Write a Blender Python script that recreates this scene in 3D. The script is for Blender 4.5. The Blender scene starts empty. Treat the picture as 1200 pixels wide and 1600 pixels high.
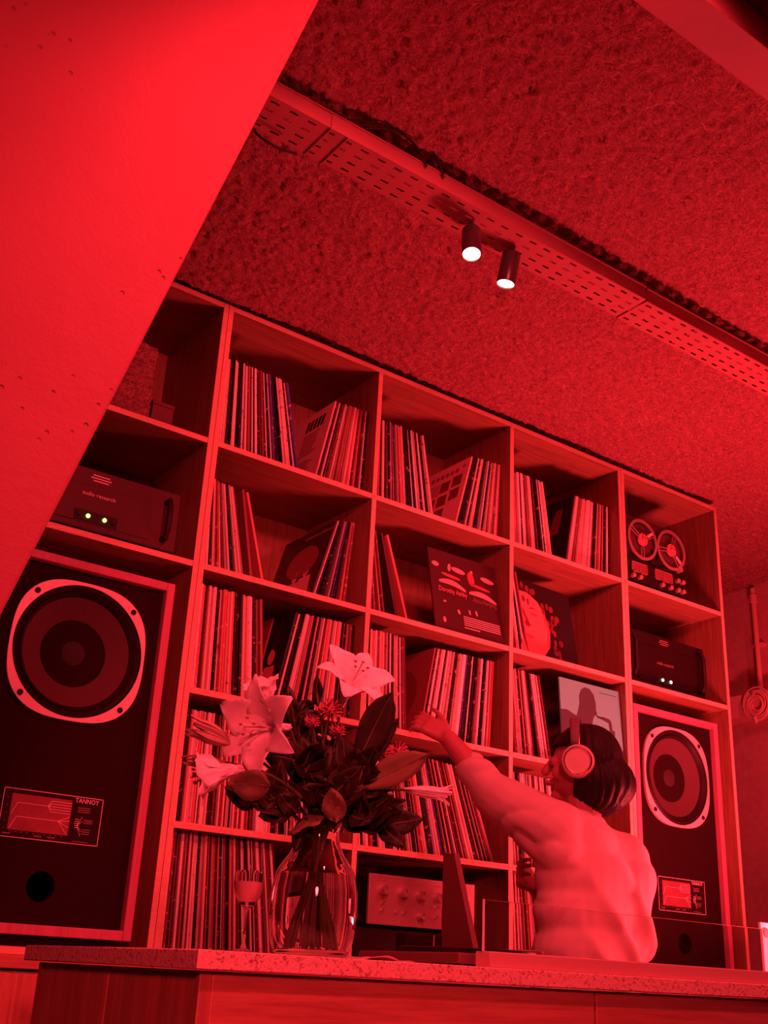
import bpy, bmesh, math, random
import numpy as np
from mathutils import Vector, Matrix, Quaternion

random.seed(7); rng = np.random.RandomState(11)
sc = bpy.context.scene
col = sc.collection

# ------------------------------------------------------------------ camera
cam_d = bpy.data.cameras.new('camera'); cam = bpy.data.objects.new('camera', cam_d); col.objects.link(cam)
cam.rotation_mode = 'QUATERNION'
RX = Vector((0.8012223, -0.5964652, 0.0476665))      # towards the right of the view
DN = Vector((0.2655887, 0.2831130, -0.9215800))
FW = Vector((0.5361954, 0.7510501, 0.3852509))
m3 = Matrix((RX, -DN, -FW)).transposed()
cam.matrix_world = Matrix.Translation((-1.33063, -2.76191, 1.08475)) @ m3.to_4x4()
cam_d.sensor_fit = 'VERTICAL'; cam_d.sensor_height = 36.0
cam_d.lens = 1745.24 / 1600.0 * 36.0
cam_d.clip_start = 0.05
sc.camera = cam
UP = Vector((-0.27, -0.28, 0.92)); OUT = Vector((-0.536, -0.751, -0.385)); SIDE = Vector((0.80, -0.60, 0.05))

# ------------------------------------------------------------------ view, world, lamps
sc.view_settings.view_transform = 'Standard'; sc.view_settings.look = 'None'
sc.view_settings.gamma = 1.0; sc.view_settings.use_curve_mapping = False
sc.view_settings.exposure = 0.1
world = bpy.data.worlds.new('room_air'); sc.world = world; world.use_nodes = True
world.node_tree.nodes['Background'].inputs[0].default_value = (0.05, 0.001, 0.002, 1)
world.node_tree.nodes['Background'].inputs[1].default_value = 0.3
RED = (1.0, 0.048, 0.070)

def lamp(name, kind, loc, power, color=RED, size=0.2, target=None, spot=None, blend=0.5, size_y=None):
    d = bpy.data.lights.new(name, kind); d.energy = power; d.color = color
    if kind == 'AREA':
        d.shape = 'RECTANGLE'; d.size = size; d.size_y = size_y or size
    else:
        d.shadow_soft_size = size
    if spot: d.spot_size = math.radians(spot); d.spot_blend = blend
    o = bpy.data.objects.new(name, d); col.objects.link(o); o.location = loc
    if target is not None:
        o.rotation_euler = (Vector(target) - Vector(loc)).to_track_quat('-Z', 'Y').to_euler()
    return o
# red lamps hung in the room in front of the bar
for lx, ly, en in ((1.15, -1.52, 68), (2.3, -1.52, 68), (-0.2, -2.3, 140)):
    lamp('ceiling_spot', 'SPOT', (lx, ly, 2.9), en, size=0.08, target=(lx+.3, 0.0, 1.45), spot=96, blend=.5)
lamp('lamp_front', 'SPOT', (-1.9, -4.4, 2.3), 440, size=0.25, target=(-0.80, -1.3, 1.62), spot=52, blend=.9)
# lamps at the right-hand end of the bar
lamp('lamp_bar', 'AREA', (1.95, -0.85, 1.16), 66, size=0.45, size_y=0.3, target=(1.35, -0.75, 3.05))
lamp('lamp_side', 'AREA', (3.1, -1.7, 1.5), 9, size=0.4, target=(1.6, -0.2, 1.6))

# ------------------------------------------------------------------ materials
def new_mat(name):
    m = bpy.data.materials.new(name); m.use_nodes = True
    return m, m.node_tree.nodes, m.node_tree.links, m.node_tree.nodes['Principled BSDF']
def N(nt, t, **kw):
    n = nt.new(t)
    for k, v in kw.items():
        if k in n.inputs: n.inputs[k].default_value = v
        else: setattr(n, k, v)
    return n
def plain(name, c, rough=0.5, metal=0.0, spec=0.4, bump=0.0, scale=60.0, vary=0.0, coat=0.0):
    m, nt, lk, b = new_mat(name)
    b.inputs['Base Color'].default_value = (*c, 1); b.inputs['Roughness'].default_value = rough
    b.inputs['Metallic'].default_value = metal; b.inputs['Specular IOR Level'].default_value = spec
    b.inputs['Coat Weight'].default_value = coat
    if bump or vary:
        tc = N(nt, 'ShaderNodeTexCoord'); no = N(nt, 'ShaderNodeTexNoise', Scale=scale, Detail=4.0)
        lk.new(tc.outputs['Object'], no.inputs['Vector'])
        if bump:
            bp = N(nt, 'ShaderNodeBump', Strength=bump, Distance=0.01); lk.new(no.outputs['Fac'], bp.inputs['Height'])
            lk.new(bp.outputs['Normal'], b.inputs['Normal'])
        if vary:
            hv = N(nt, 'ShaderNodeMapRange'); hv.inputs['From Min'].default_value = .3; hv.inputs['From Max'].default_value = .7
            hv.inputs['To Min'].default_value = 1 - vary; hv.inputs['To Max'].default_value = 1 + vary
            lk.new(no.outputs['Fac'], hv.inputs['Value'])
            mx = N(nt, 'ShaderNodeVectorMath', operation='SCALE'); mx.inputs[0].default_value = c
            lk.new(hv.outputs['Result'], mx.inputs['Scale']); lk.new(mx.outputs['Vector'], b.inputs['Base Color'])
    return m
def glow(name, c, s):
    m, nt, lk, b = new_mat(name)
    b.inputs['Base Color'].default_value = (0, 0, 0, 1)
    b.inputs['Emission Color'].default_value = (*c, 1); b.inputs['Emission Strength'].default_value = s
    return m
def wood(name, axis, c1, c2, rough=0.45, freq=42.0, bump=0.12):
    m, nt, lk, b = new_mat(name)
    tc = N(nt, 'ShaderNodeTexCoord'); mp = N(nt, 'ShaderNodeMapping')
    s = [freq, freq, freq]; s['xyz'.index(axis)] = freq * 0.06
    mp.inputs['Scale'].default_value = s
    lk.new(tc.outputs['Object'], mp.inputs['Vector'])
    n1 = N(nt, 'ShaderNodeTexNoise', Scale=1.0, Detail=6.0, Roughness=0.62, Distortion=0.9)
    n2 = N(nt, 'ShaderNodeTexNoise', Scale=4.0, Detail=3.0, Roughness=0.6)
    lk.new(mp.outputs['Vector'], n1.inputs['Vector']); lk.new(mp.outputs['Vector'], n2.inputs['Vector'])
    ad = N(nt, 'ShaderNodeMix', data_type='FLOAT'); ad.inputs[0].default_value = 0.4
    lk.new(n1.outputs['Fac'], ad.inputs[2]); lk.new(n2.outputs['Fac'], ad.inputs[3])
    cr = N(nt, 'ShaderNodeValToRGB'); cr.color_ramp.elements[0].position = .36; cr.color_ramp.elements[1].position = .64
    cr.color_ramp.elements[0].color = (*c2, 1); cr.color_ramp.elements[1].color = (*c1, 1)
    lk.new(ad.outputs[0], cr.inputs['Fac']); lk.new(cr.outputs['Color'], b.inputs['Base Color'])
    bp = N(nt, 'ShaderNodeBump', Strength=bump, Distance=0.004); lk.new(ad.outputs[0], bp.inputs['Height'])
    lk.new(bp.outputs['Normal'], b.inputs['Normal'])
    b.inputs['Roughness'].default_value = rough; b.inputs['Specular IOR Level'].default_value = 0.3
    return m
def glassy(name, c=(1, 1, 1), ior=1.45, rough=0.0, trans=1.0):
    m, nt, lk, b = new_mat(name)
    b.inputs['Base Color'].default_value = (*c, 1); b.inputs['Roughness'].default_value = rough
    b.inputs['Transmission Weight'].default_value = trans; b.inputs['IOR'].default_value = ior
    return m
def spine(name, c, ink):
    m, nt, lk, b = new_mat(name)
    tc = N(nt, 'ShaderNodeTexCoord'); oi = N(nt, 'ShaderNodeObjectInfo')
    ofs = N(nt, 'ShaderNodeVectorMath', operation='SCALE'); ofs.inputs[0].default_value = (17, 31, 43)
    lk.new(oi.outputs['Random'], ofs.inputs['Scale'])
    ad = N(nt, 'ShaderNodeVectorMath', operation='ADD'); lk.new(tc.outputs['Object'], ad.inputs[0]); lk.new(ofs.outputs['Vector'], ad.inputs[1])
    mp = N(nt, 'ShaderNodeMapping'); mp.inputs['Scale'].default_value = (60, 2, 60)
    lk.new(ad.outputs['Vector'], mp.inputs['Vector'])
    no = N(nt, 'ShaderNodeTexNoise', Scale=1.0, Detail=3.0, Roughness=0.7); lk.new(mp.outputs['Vector'], no.inputs['Vector'])
    cr = N(nt, 'ShaderNodeValToRGB'); cr.color_ramp.elements[0].position = .60; cr.color_ramp.elements[1].position = .72
    cr.color_ramp.elements[0].color = (*c, 1); cr.color_ramp.elements[1].color = (*ink, 1)
    lk.new(no.outputs['Fac'], cr.inputs['Fac']); lk.new(cr.outputs['Color'], b.inputs['Base Color'])
    b.inputs['Roughness'].default_value = 0.5; b.inputs['Specular IOR Level'].default_value = 0.3
    return m

W1, W2 = (0.40, 0.18, 0.11), (0.23, 0.095, 0.055)  # shelf oak darkened so the colour carries shade inside the cells
M = dict(
    wood_x=wood('oak_veneer_along', 'x', W1, W2), wood_z=wood('oak_veneer_upright', 'z', W1, W2),
    wood_y=wood('oak_veneer_deep', 'y', W1, W2),
    edge=wood('oak_lit_edge_band', 'x', (0.86, 0.5, 0.36), (0.72, 0.38, 0.27), bump=0.03),  # same oak much lighter, painting the front edges as brightly lit
    bar_x=wood('bar_oak_along', 'x', (0.60, 0.22, 0.16), (0.36, 0.11, 0.08), freq=30, bump=0.2),
    bar_z=wood('bar_oak_upright', 'z', (0.60, 0.22, 0.16), (0.38, 0.12, 0.09), freq=30, bump=0.2),
    cab=wood('speaker_walnut', 'z', (0.58, 0.2, 0.26), (0.45, 0.13, 0.2)),
    black=plain('black_paint', (0.016, 0.004, 0.004), 0.6, spec=.1, bump=.1, scale=300),
    baffle=plain('black_baffle', (0.02, 0.005, 0.005), 0.8, spec=.08, bump=.1, scale=200),
    rubber=plain('black_rubber', (0.022, 0.008, 0.008), 0.5, spec=.2),
    cone=plain('paper_cone', (0.085, 0.03, 0.03), 0.75, bump=.15, scale=120),
    dust=plain('felt_dust_cap', (0.035, 0.018, 0.018), 0.8),
    castring=plain('cast_metal_ring', (0.8, 0.62, 0.6), 0.45, metal=.2),
    print=plain('pale_print', (0.85, 0.6, 0.6), 0.6), printdim=plain('dim_print', (0.3, 0.14, 0.13), 0.6),
    plate=plain('dark_red_plate', (0.24, 0.05, 0.06), 0.5, vary=.15, scale=30),
    ampface=plain('anodised_face', (0.09, 0.03, 0.03), 0.5, spec=.2, bump=.03, scale=400),
    ampblack=plain('black_anodised', (0.018, 0.005, 0.005), 0.5, spec=.15),
    steel=plain('brushed_steel', (0.75, 0.6, 0.58), 0.35, metal=.8),
    alu=plain('brushed_aluminium', (0.4, 0.24, 0.22), 0.5, metal=.35),
    chrome=plain('chrome', (0.9, 0.85, 0.85), 0.15, metal=1),
    tray=plain('painted_tray_metal', (0.42, 0.15, 0.15), 0.45, spec=.5, vary=.06, scale=8),
    beam=plain('painted_beam', (0.36, 0.1, 0.11), 0.55, vary=.08, scale=5),
    cable=plain('black_cable', (0.02, 0.012, 0.012), 0.45),
    lampbody=plain('black_lamp_body', (0.05, 0.028, 0.028), 0.35),
    lens=glow('lit_lens', (1.0, 0.72, 0.62), 7.0),
    green=glow('green_led', (0.35, 1.0, 0.12), 4.0), white_led=glow('white_led', (0.75, 1.0, 0.7), 4.0),
    redglow=plain('red_hub', (0.95, 0.18, 0.22), 0.4),
    wallp=plain('painted_wall', (0.66, 0.34, 0.32), 0.8, bump=.1, scale=30, vary=.08),
    wallfar=plain('dark_wall', (0.12, 0.05, 0.05), 0.8), wallpipe=plain('painted_pipe', (0.85, 0.45, 0.42), 0.6),
    floor=plain('dark_floor', (0.1, 0.06, 0.055), 0.6),
    skin=plain('skin', (0.42, 0.13, 0.14), 0.55, bump=.05, scale=90),
    shirt=plain('linen_shirt', (0.56, 0.42, 0.4), 0.85, bump=.08, scale=420),
    trousers=plain('dark_trousers', (0.04, 0.03, 0.04), 0.8),
    headphone=plain('cream_plastic', (0.62, 0.5, 0.44), 0.4), cushion=plain('cushion_leather', (0.16, 0.1, 0.1), 0.6),
    petal=plain('lily_petal', (0.96, 0.88, 0.86), 0.55, vary=.05, scale=25),
    petal2=plain('lily_bud_green', (0.42, 0.27, 0.2), 0.55, vary=.2, scale=40),
    anther=plain('anther', (0.35, 0.1, 0.05), 0.7), stem=plain('green_stem', (0.1, 0.1, 0.04), 0.5),
    leaf=plain('dark_leaf', (0.034, 0.03, 0.016), 0.5, spec=.25, vary=.25, scale=30), leaf2=plain('leaf_underside', (0.19, 0.14, 0.07), 0.55, spec=.25),
    rib=plain('leaf_rib', (0.2, 0.12, 0.08), 0.5), mum=plain('pompon_petals', (0.42, 0.09, 0.14), 0.6),
    glass=glassy('clear_glass', (1, .985, .985)), water=glassy('water', (0.95, .93, .93), 1.33), drink=plain('pink_drink', (0.9, 0.5, 0.48), 0.3),
    napkin=plain('paper_napkin', (0.6, 0.42, 0.4), 0.8, bump=.2, scale=40),
    paper=plain('white_paper', (0.9, 0.8, 0.78), 0.7), rail=plain('pale_rail', (0.66, 0.36, 0.32), 0.4),
    card_edge=plain('card_edge', (0.75, 0.5, 0.45), .6),
    hide=plain('bracket_board', (0.15, 0.05, 0.05), 0.5),
)
# hair with strands
def hair_mat():
    m, nt, lk, b = new_mat('dark_hair')
    tc = N(nt, 'ShaderNodeTexCoord'); mp = N(nt, 'ShaderNodeMapping'); mp.inputs['Scale'].default_value = (160, 160, 9)
    lk.new(tc.outputs['Object'], mp.inputs['Vector'])
    no = N(nt, 'ShaderNodeTexNoise', Scale=1.0, Detail=3.0); lk.new(mp.outputs['Vector'], no.inputs['Vector'])
    bp = N(nt, 'ShaderNodeBump', Strength=.5, Distance=0.004); lk.new(no.outputs['Fac'], bp.inputs['Height']); lk.new(bp.outputs['Normal'], b.inputs['Normal'])
    b.inputs['Base Color'].default_value = (0.02, 0.012, 0.012, 1); b.inputs['Roughness'].default_value = .5; b.inputs['Specular IOR Level'].default_value = .12
    return m
M['hair'] = hair_mat()
# shaggy sprayed ceiling
def shag_mat(name, c1, c2):
    m, nt, lk, b = new_mat(name)
    tc = N(nt, 'ShaderNodeTexCoord')
    n1 = N(nt, 'ShaderNodeTexNoise', Scale=75.0, Detail=6.0, Roughness=.72, Distortion=1.6); lk.new(tc.outputs['Object'], n1.inputs['Vector'])
    cr = N(nt, 'ShaderNodeValToRGB'); cr.color_ramp.elements[0].position = .32; cr.color_ramp.elements[1].position = .6
    cr.color_ramp.elements[0].color = (*c2, 1); cr.color_ramp.elements[1].color = (*c1, 1)
    lk.new(n1.outputs['Fac'], cr.inputs['Fac']); lk.new(cr.outputs['Color'], b.inputs['Base Color'])
    bp = N(nt, 'ShaderNodeBump', Strength=1.0, Distance=0.02); lk.new(n1.outputs['Fac'], bp.inputs['Height']); lk.new(bp.outputs['Normal'], b.inputs['Normal'])
    b.inputs['Roughness'].default_value = .95; b.inputs['Specular IOR Level'].default_value = .1
    return m
M['shag'] = shag_mat('sprayed_fibre', (0.92, 0.36, 0.37), (0.36, 0.09, 0.09))
M['bark'] = shag_mat('ridged_fibre', (0.8, 0.35, 0.3), (0.2, 0.07, 0.06))
# plastered column: faint mottling, pits
def plaster():
    m, nt, lk, b = new_mat('painted_plaster')
    tc = N(nt, 'ShaderNodeTexCoord')
    n1 = N(nt, 'ShaderNodeTexNoise', Scale=3.0, Detail=5.0); lk.new(tc.outputs['Object'], n1.inputs['Vector'])
    cr = N(nt, 'ShaderNodeValToRGB'); cr.color_ramp.elements[0].position = .3; cr.color_ramp.elements[1].position = .7
    cr.color_ramp.elements[0].color = (0.34, 0.085, 0.1, 1); cr.color_ramp.elements[1].color = (0.38, 0.1, 0.115, 1)
    lk.new(n1.outputs['Fac'], cr.inputs['Fac'])
    n2 = N(nt, 'ShaderNodeTexNoise', Scale=9.0, Detail=8.0, Roughness=.75); lk.new(tc.outputs['Object'], n2.inputs['Vector'])
    n3 = N(nt, 'ShaderNodeTexVoronoi', Scale=40.0); lk.new(tc.outputs['Object'], n3.inputs['Vector'])
    pit = N(nt, 'ShaderNodeMapRange'); pit.inputs['From Min'].default_value = .06; pit.inputs['From Max'].default_value = .16; lk.new(n3.outputs['Distance'], pit.inputs['Value'])
    n4 = N(nt, 'ShaderNodeTexNoise', Scale=4.0, Detail=2.0); lk.new(tc.outputs['Object'], n4.inputs['Vector'])
    gate = N(nt, 'ShaderNodeMapRange'); gate.inputs['From Min'].default_value = .56; gate.inputs['From Max'].default_value = .62; lk.new(n4.outputs['Fac'], gate.inputs['Value'])
    inv = N(nt, 'ShaderNodeMath', operation='SUBTRACT'); inv.inputs[0].default_value = 1.0; lk.new(pit.outputs['Result'], inv.inputs[1])
    mul = N(nt, 'ShaderNodeMath', operation='MULTIPLY'); lk.new(inv.outputs[0], mul.inputs[0]); lk.new(gate.outputs['Result'], mul.inputs[1])
    hh = N(nt, 'ShaderNodeMath', operation='SUBTRACT'); lk.new(n2.outputs['Fac'], hh.inputs[0]); lk.new(mul.outputs[0], hh.inputs[1])
    bp = N(nt, 'ShaderNodeBump', Strength=.7, Distance=0.008); lk.new(hh.outputs[0], bp.inputs['Height']); lk.new(bp.outputs['Normal'], b.inputs['Normal'])
    lk.new(cr.outputs['Color'], b.inputs['Base Color']); b.inputs['Roughness'].default_value = .6; b.inputs['Specular IOR Level'].default_value = .25
    return m
M['plaster'] = plaster()
# speckled slab
def slab_mat():
    m, nt, lk, b = new_mat('speckled_slab')
    tc = N(nt, 'ShaderNodeTexCoord'); n1 = N(nt, 'ShaderNodeTexNoise', Scale=170.0, Detail=3.0, Roughness=.6, Distortion=.6); lk.new(tc.outputs['Object'], n1.inputs['Vector'])
    cr = N(nt, 'ShaderNodeValToRGB'); cr.color_ramp.elements[0].position = .34; cr.color_ramp.elements[1].position = .47
    cr.color_ramp.elements[0].color = (0.36, 0.14, 0.12, 1); cr.color_ramp.elements[1].color = (0.86, 0.5, 0.45, 1)
    lk.new(n1.outputs['Fac'], cr.inputs['Fac']); lk.new(cr.outputs['Color'], b.inputs['Base Color'])
    bp = N(nt, 'ShaderNodeBump', Strength=.5, Distance=0.004); lk.new(n1.outputs['Fac'], bp.inputs['Height']); lk.new(bp.outputs['Normal'], b.inputs['Normal'])
    b.inputs['Roughness'].default_value = .55
    return m
M['slab'] = slab_mat()

# ------------------------------------------------------------------ mesh helpers
class MB:
    def __init__(s): s.v = []; s.f = []; s.mi = []
    def add(s, vs, fs, mi=0):
        o = len(s.v); s.v += [tuple(v) for v in vs]; s.f += [tuple(i + o for i in f) for f in fs]; s.mi += [mi] * len(fs); return s
    def box(s, x0, x1, y0, y1, z0, z1, mi=0):
        return s.add([(x0,y0,z0),(x1,y0,z0),(x1,y1,z0),(x0,y1,z0),(x0,y0,z1),(x1,y0,z1),(x1,y1,z1),(x0,y1,z1)],
                     [(0,3,2,1),(4,5,6,7),(0,1,5,4),(1,2,6,5),(2,3,7,6),(3,0,4,7)], mi)
    def prism(s, poly, axis, a, b, mi=0):
        """poly: 2-D outline in the two other axes, pushed from a to b along axis."""
        n = len(poly)
        def P(p, t):
            return {'x': (t, p[0], p[1]), 'y': (p[0], t, p[1]), 'z': (p[0], p[1], t)}[axis]
        vs = [P(p, a) for p in poly] + [P(p, b) for p in poly]
        return s.add(vs, [tuple(range(n)), tuple(range(2*n-1, n-1, -1))] + [(i, i+n, (i+1) % n + n, (i+1) % n) for i in range(n)], mi)
    def lathe(s, prof, c, axis=(0,0,1), n=32, mi=0, caps=True):
        """prof: (radius, height along axis) pairs."""
        q = Vector((0,0,1)).rotation_difference(Vector(axis).normalized()); c = Vector(c)
        vs = []
        for r, h in prof:
            for i in range(n):
                a = 2*math.pi*i/n; vs.append(c + q @ Vector((r*math.cos(a), r*math.sin(a), h)))
        fs = []
        for k in range(len(prof)-1):
            for i in range(n):
                j = (i+1) % n; fs.append((k*n+i, k*n+j, (k+1)*n+j, (k+1)*n+i))
        if caps:
            if prof[0][0] > 1e-6: fs.append(tuple(range(n-1, -1, -1)))
            if prof[-1][0] > 1e-6: fs.append(tuple((len(prof)-1)*n + i for i in range(n)))
        return s.add(vs, fs, mi)
    def cyl(s, p0, p1, r0, r1=None, n=16, mi=0):
        p0 = Vector(p0); p1 = Vector(p1); d = p1 - p0
        return s.lathe([(r0, 0), (r1 if r1 is not None else r0, d.length)], p0, d, n, mi)
    def ball(s, c, r, n=14, mi=0, axis=(0,0,1)):
        rr = (r, r, r) if not hasattr(r, '__len__') else r
        k = n//2; vs = []; fs = []
        for a in range(k+1):
            t = math.pi*a/k
            for i in range(n):
                p = 2*math.pi*i/n; vs.append((c[0]+rr[0]*math.sin(t)*math.cos(p), c[1]+rr[1]*math.sin(t)*math.sin(p), c[2]+rr[2]*math.cos(t)))
        for a in range(k):
            for i in range(n):
                j = (i+1) % n; fs.append((a*n+i, (a+1)*n+i, (a+1)*n+j, a*n+j))
        return s.add(vs, fs, mi)
    def tube(s, pts, r, n=8, mi=0):
        pts = [Vector(p) for p in pts]; rs = r if hasattr(r, '__len__') else [r]*len(pts)
        vs = []; t0 = None; nrm = None
        for i, p in enumerate(pts):
            t = (pts[min(i+1, len(pts)-1)] - pts[max(i-1, 0)]).normalized()
            if nrm is None:
                nrm = t.orthogonal().normalized()
            else:
                nrm = (t0.rotation_difference(t) @ nrm); nrm = (nrm - t*nrm.dot(t)).normalized()
            t0 = t; b = t.cross(nrm)
            for k in range(n):
                a = 2*math.pi*k/n; vs.append(p + (nrm*math.cos(a) + b*math.sin(a))*rs[i])
        fs = [(i*n+k, i*n+(k+1) % n, (i+1)*n+(k+1) % n, (i+1)*n+k) for i in range(len(pts)-1) for k in range(n)]
        fs += [tuple(range(n-1, -1, -1)), tuple((len(pts)-1)*n+k for k in range(n))]
        return s.add(vs, fs, mi)
    def grid(s, fn, nu, nv, mi=0, closed=False):
        vs = [fn(i/nu, j/nv) for i in range(nu+1) for j in range(nv+1)]
        fs = [(i*(nv+1)+j, (i+1)*(nv+1)+j, (i+1)*(nv+1)+j+1, i*(nv+1)+j+1) for i in range(nu) for j in range(nv)]
        return s.add(vs, fs, mi)
    def mesh(s, name, mats, origin=(0,0,0), smooth=True, ang=35):
        me = bpy.data.meshes.new(name); ox, oy, oz = origin
        me.from_pydata([(x-ox, y-oy, z-oz) for x, y, z in s.v], [], s.f)
        for m in (mats if isinstance(mats, (list, tuple)) else [mats]): me.materials.append(M[m] if isinstance(m, str) else m)
        if any(s.mi): me.polygons.foreach_set('material_index', s.mi)
        if smooth:
            me.polygons.foreach_set('use_smooth', [True]*len(me.polygons)); me.set_sharp_from_angle(angle=math.radians(ang))
        me.update(); return me
    def build(s, name, mats, parent=None, bevel=0, smooth=True, solid=0, **tags):
        o = bpy.data.objects.new(name, s.mesh(name, mats, base_of(parent), smooth)); col.objects.link(o)
        if parent: o.parent = parent
        if bevel:
            b = o.modifiers.new('bevel', 'BEVEL'); b.width = bevel; b.segments = 2; b.limit_method = 'ANGLE'
        if solid:
            b = o.modifiers.new('solid', 'SOLIDIFY'); b.thickness = solid; b.offset = 0
        for k, v in tags.items(): o[k] = v
        return o
def base_of(o):
    p = Vector((0,0,0))
    while o is not None: p += o.location; o = o.parent
    return p
def thing(name, label, cat, loc=(0,0,0), group=None):
    o = bpy.data.objects.new(name, None); o.empty_display_size = .05; col.objects.link(o); o.location = loc
    o['label'] = label; o['category'] = cat
    if group: o['group'] = group
    return o
def tag(o, label, cat, group=None):
    o['label'] = label; o['category'] = cat
    if group: o['group'] = group
    return o
def struct(o): o['kind'] = 'structure'; return o
def text(name, body, loc, xdir, ydir, size, mat, parent, align='LEFT', extrude=.0003, xs=1.0, **tags):
    cu = bpy.data.curves.new(name, 'FONT'); cu.body = body; cu.size = size; cu.align_x = align; cu.extrude = extrude; cu.resolution_u = 3
    t = bpy.data.objects.new(name, cu); col.objects.link(t)
    dg = bpy.context.evaluated_depsgraph_get(); me = bpy.data.meshes.new_from_object(t.evaluated_get(dg)); bpy.data.objects.remove(t)
    X = Vector(xdir).normalized(); Y = Vector(ydir).normalized(); Z = X.cross(Y)
    mm = Matrix((X*xs, Y, Z)).transposed().to_4x4(); mm.translation = Vector(loc) - base_of(parent)
    me.transform(mm); me.materials.clear(); me.materials.append(M[mat])
    o = bpy.data.objects.new(name, me); col.objects.link(o); o.parent = parent
    for k, v in tags.items(): o[k] = v
    return o
def remeshed(name, mb, voxel, smooth, mats, parent=None, fn=None):
    """Union of overlapping shapes grown into one continuous skin."""
    me = mb.mesh(name, 'skin', (0,0,0)); t = bpy.data.objects.new(name, me); col.objects.link(t)
    r = t.modifiers.new('r', 'REMESH'); r.mode = 'VOXEL'; r.voxel_size = voxel; r.use_smooth_shade = True
    if smooth: k = t.modifiers.new('s', 'SMOOTH'); k.factor = .5; k.iterations = smooth
    dg = bpy.context.evaluated_depsgraph_get(); m2 = bpy.data.meshes.new_from_object(t.evaluated_get(dg)); bpy.data.objects.remove(t)
    n = len(m2.vertices); co = np.empty(n*3); m2.vertices.foreach_get('co', co); co = co.reshape(-1, 3)
    if fn is not None:
        no = np.empty(n*3); m2.vertices.foreach_get('normal', no); co = fn(co, no.reshape(-1, 3))
    co = co - np.array(base_of(parent)); m2.vertices.foreach_set('co', co.ravel())
    m2.materials.clear(); m2.materials.append(M[mats]); m2.polygons.foreach_set('use_smooth', [True]*len(m2.polygons)); m2.update(); m2.name = name
    o = bpy.data.objects.new(name, m2); col.objects.link(o)
    if parent: o.parent = parent
    return o
def capsule(mb, p0, p1, r0, r1, n=14):
    p0 = Vector(p0); p1 = Vector(p1); L = (p1-p0).length; pr = []
    for k in range(6): a = math.pi/2*k/5; pr.append((r0*math.sin(a)+1e-5, -r0*math.cos(a)))
    for k in range(6): a = math.pi/2*k/5; pr.append((r1*math.cos(a)+1e-5, L + r1*math.sin(a)))
    mb.lathe(pr, p0, p1-p0, n)
def noise2(x, y, seed):
    r = np.random.RandomState(seed); T = r.rand(256, 256)
    xi = np.floor(x).astype(int); yi = np.floor(y).astype(int); fx = x-xi; fy = y-yi
    fx = fx*fx*(3-2*fx); fy = fy*fy*(3-2*fy); a = T[xi % 256, yi % 256]; b = T[(xi+1) % 256, yi % 256]; c = T[xi % 256, (yi+1) % 256]; d = T[(xi+1) % 256, (yi+1) % 256]
    return (a*(1-fx)+b*fx)*(1-fy) + (c*(1-fx)+d*fx)*fy
def worley2(x, y, seed):
    r = np.random.RandomState(seed); TX = r.rand(256, 256); TY = r.rand(256, 256); TH = r.rand(256, 256)
    xi = np.floor(x).astype(int); yi = np.floor(y).astype(int); best = np.full(x.shape, 9.0); hh = np.zeros(x.shape)
    for dx in (-1, 0, 1):
        for dy in (-1, 0, 1):
            a = (xi+dx) % 256; b = (yi+dy) % 256
            d = np.hypot(xi+dx+TX[a, b]-x, yi+dy+TY[a, b]-y); k = d < best; best = np.where(k, d, best); hh = np.where(k, TH[a, b], hh)
    return best, hh

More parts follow.
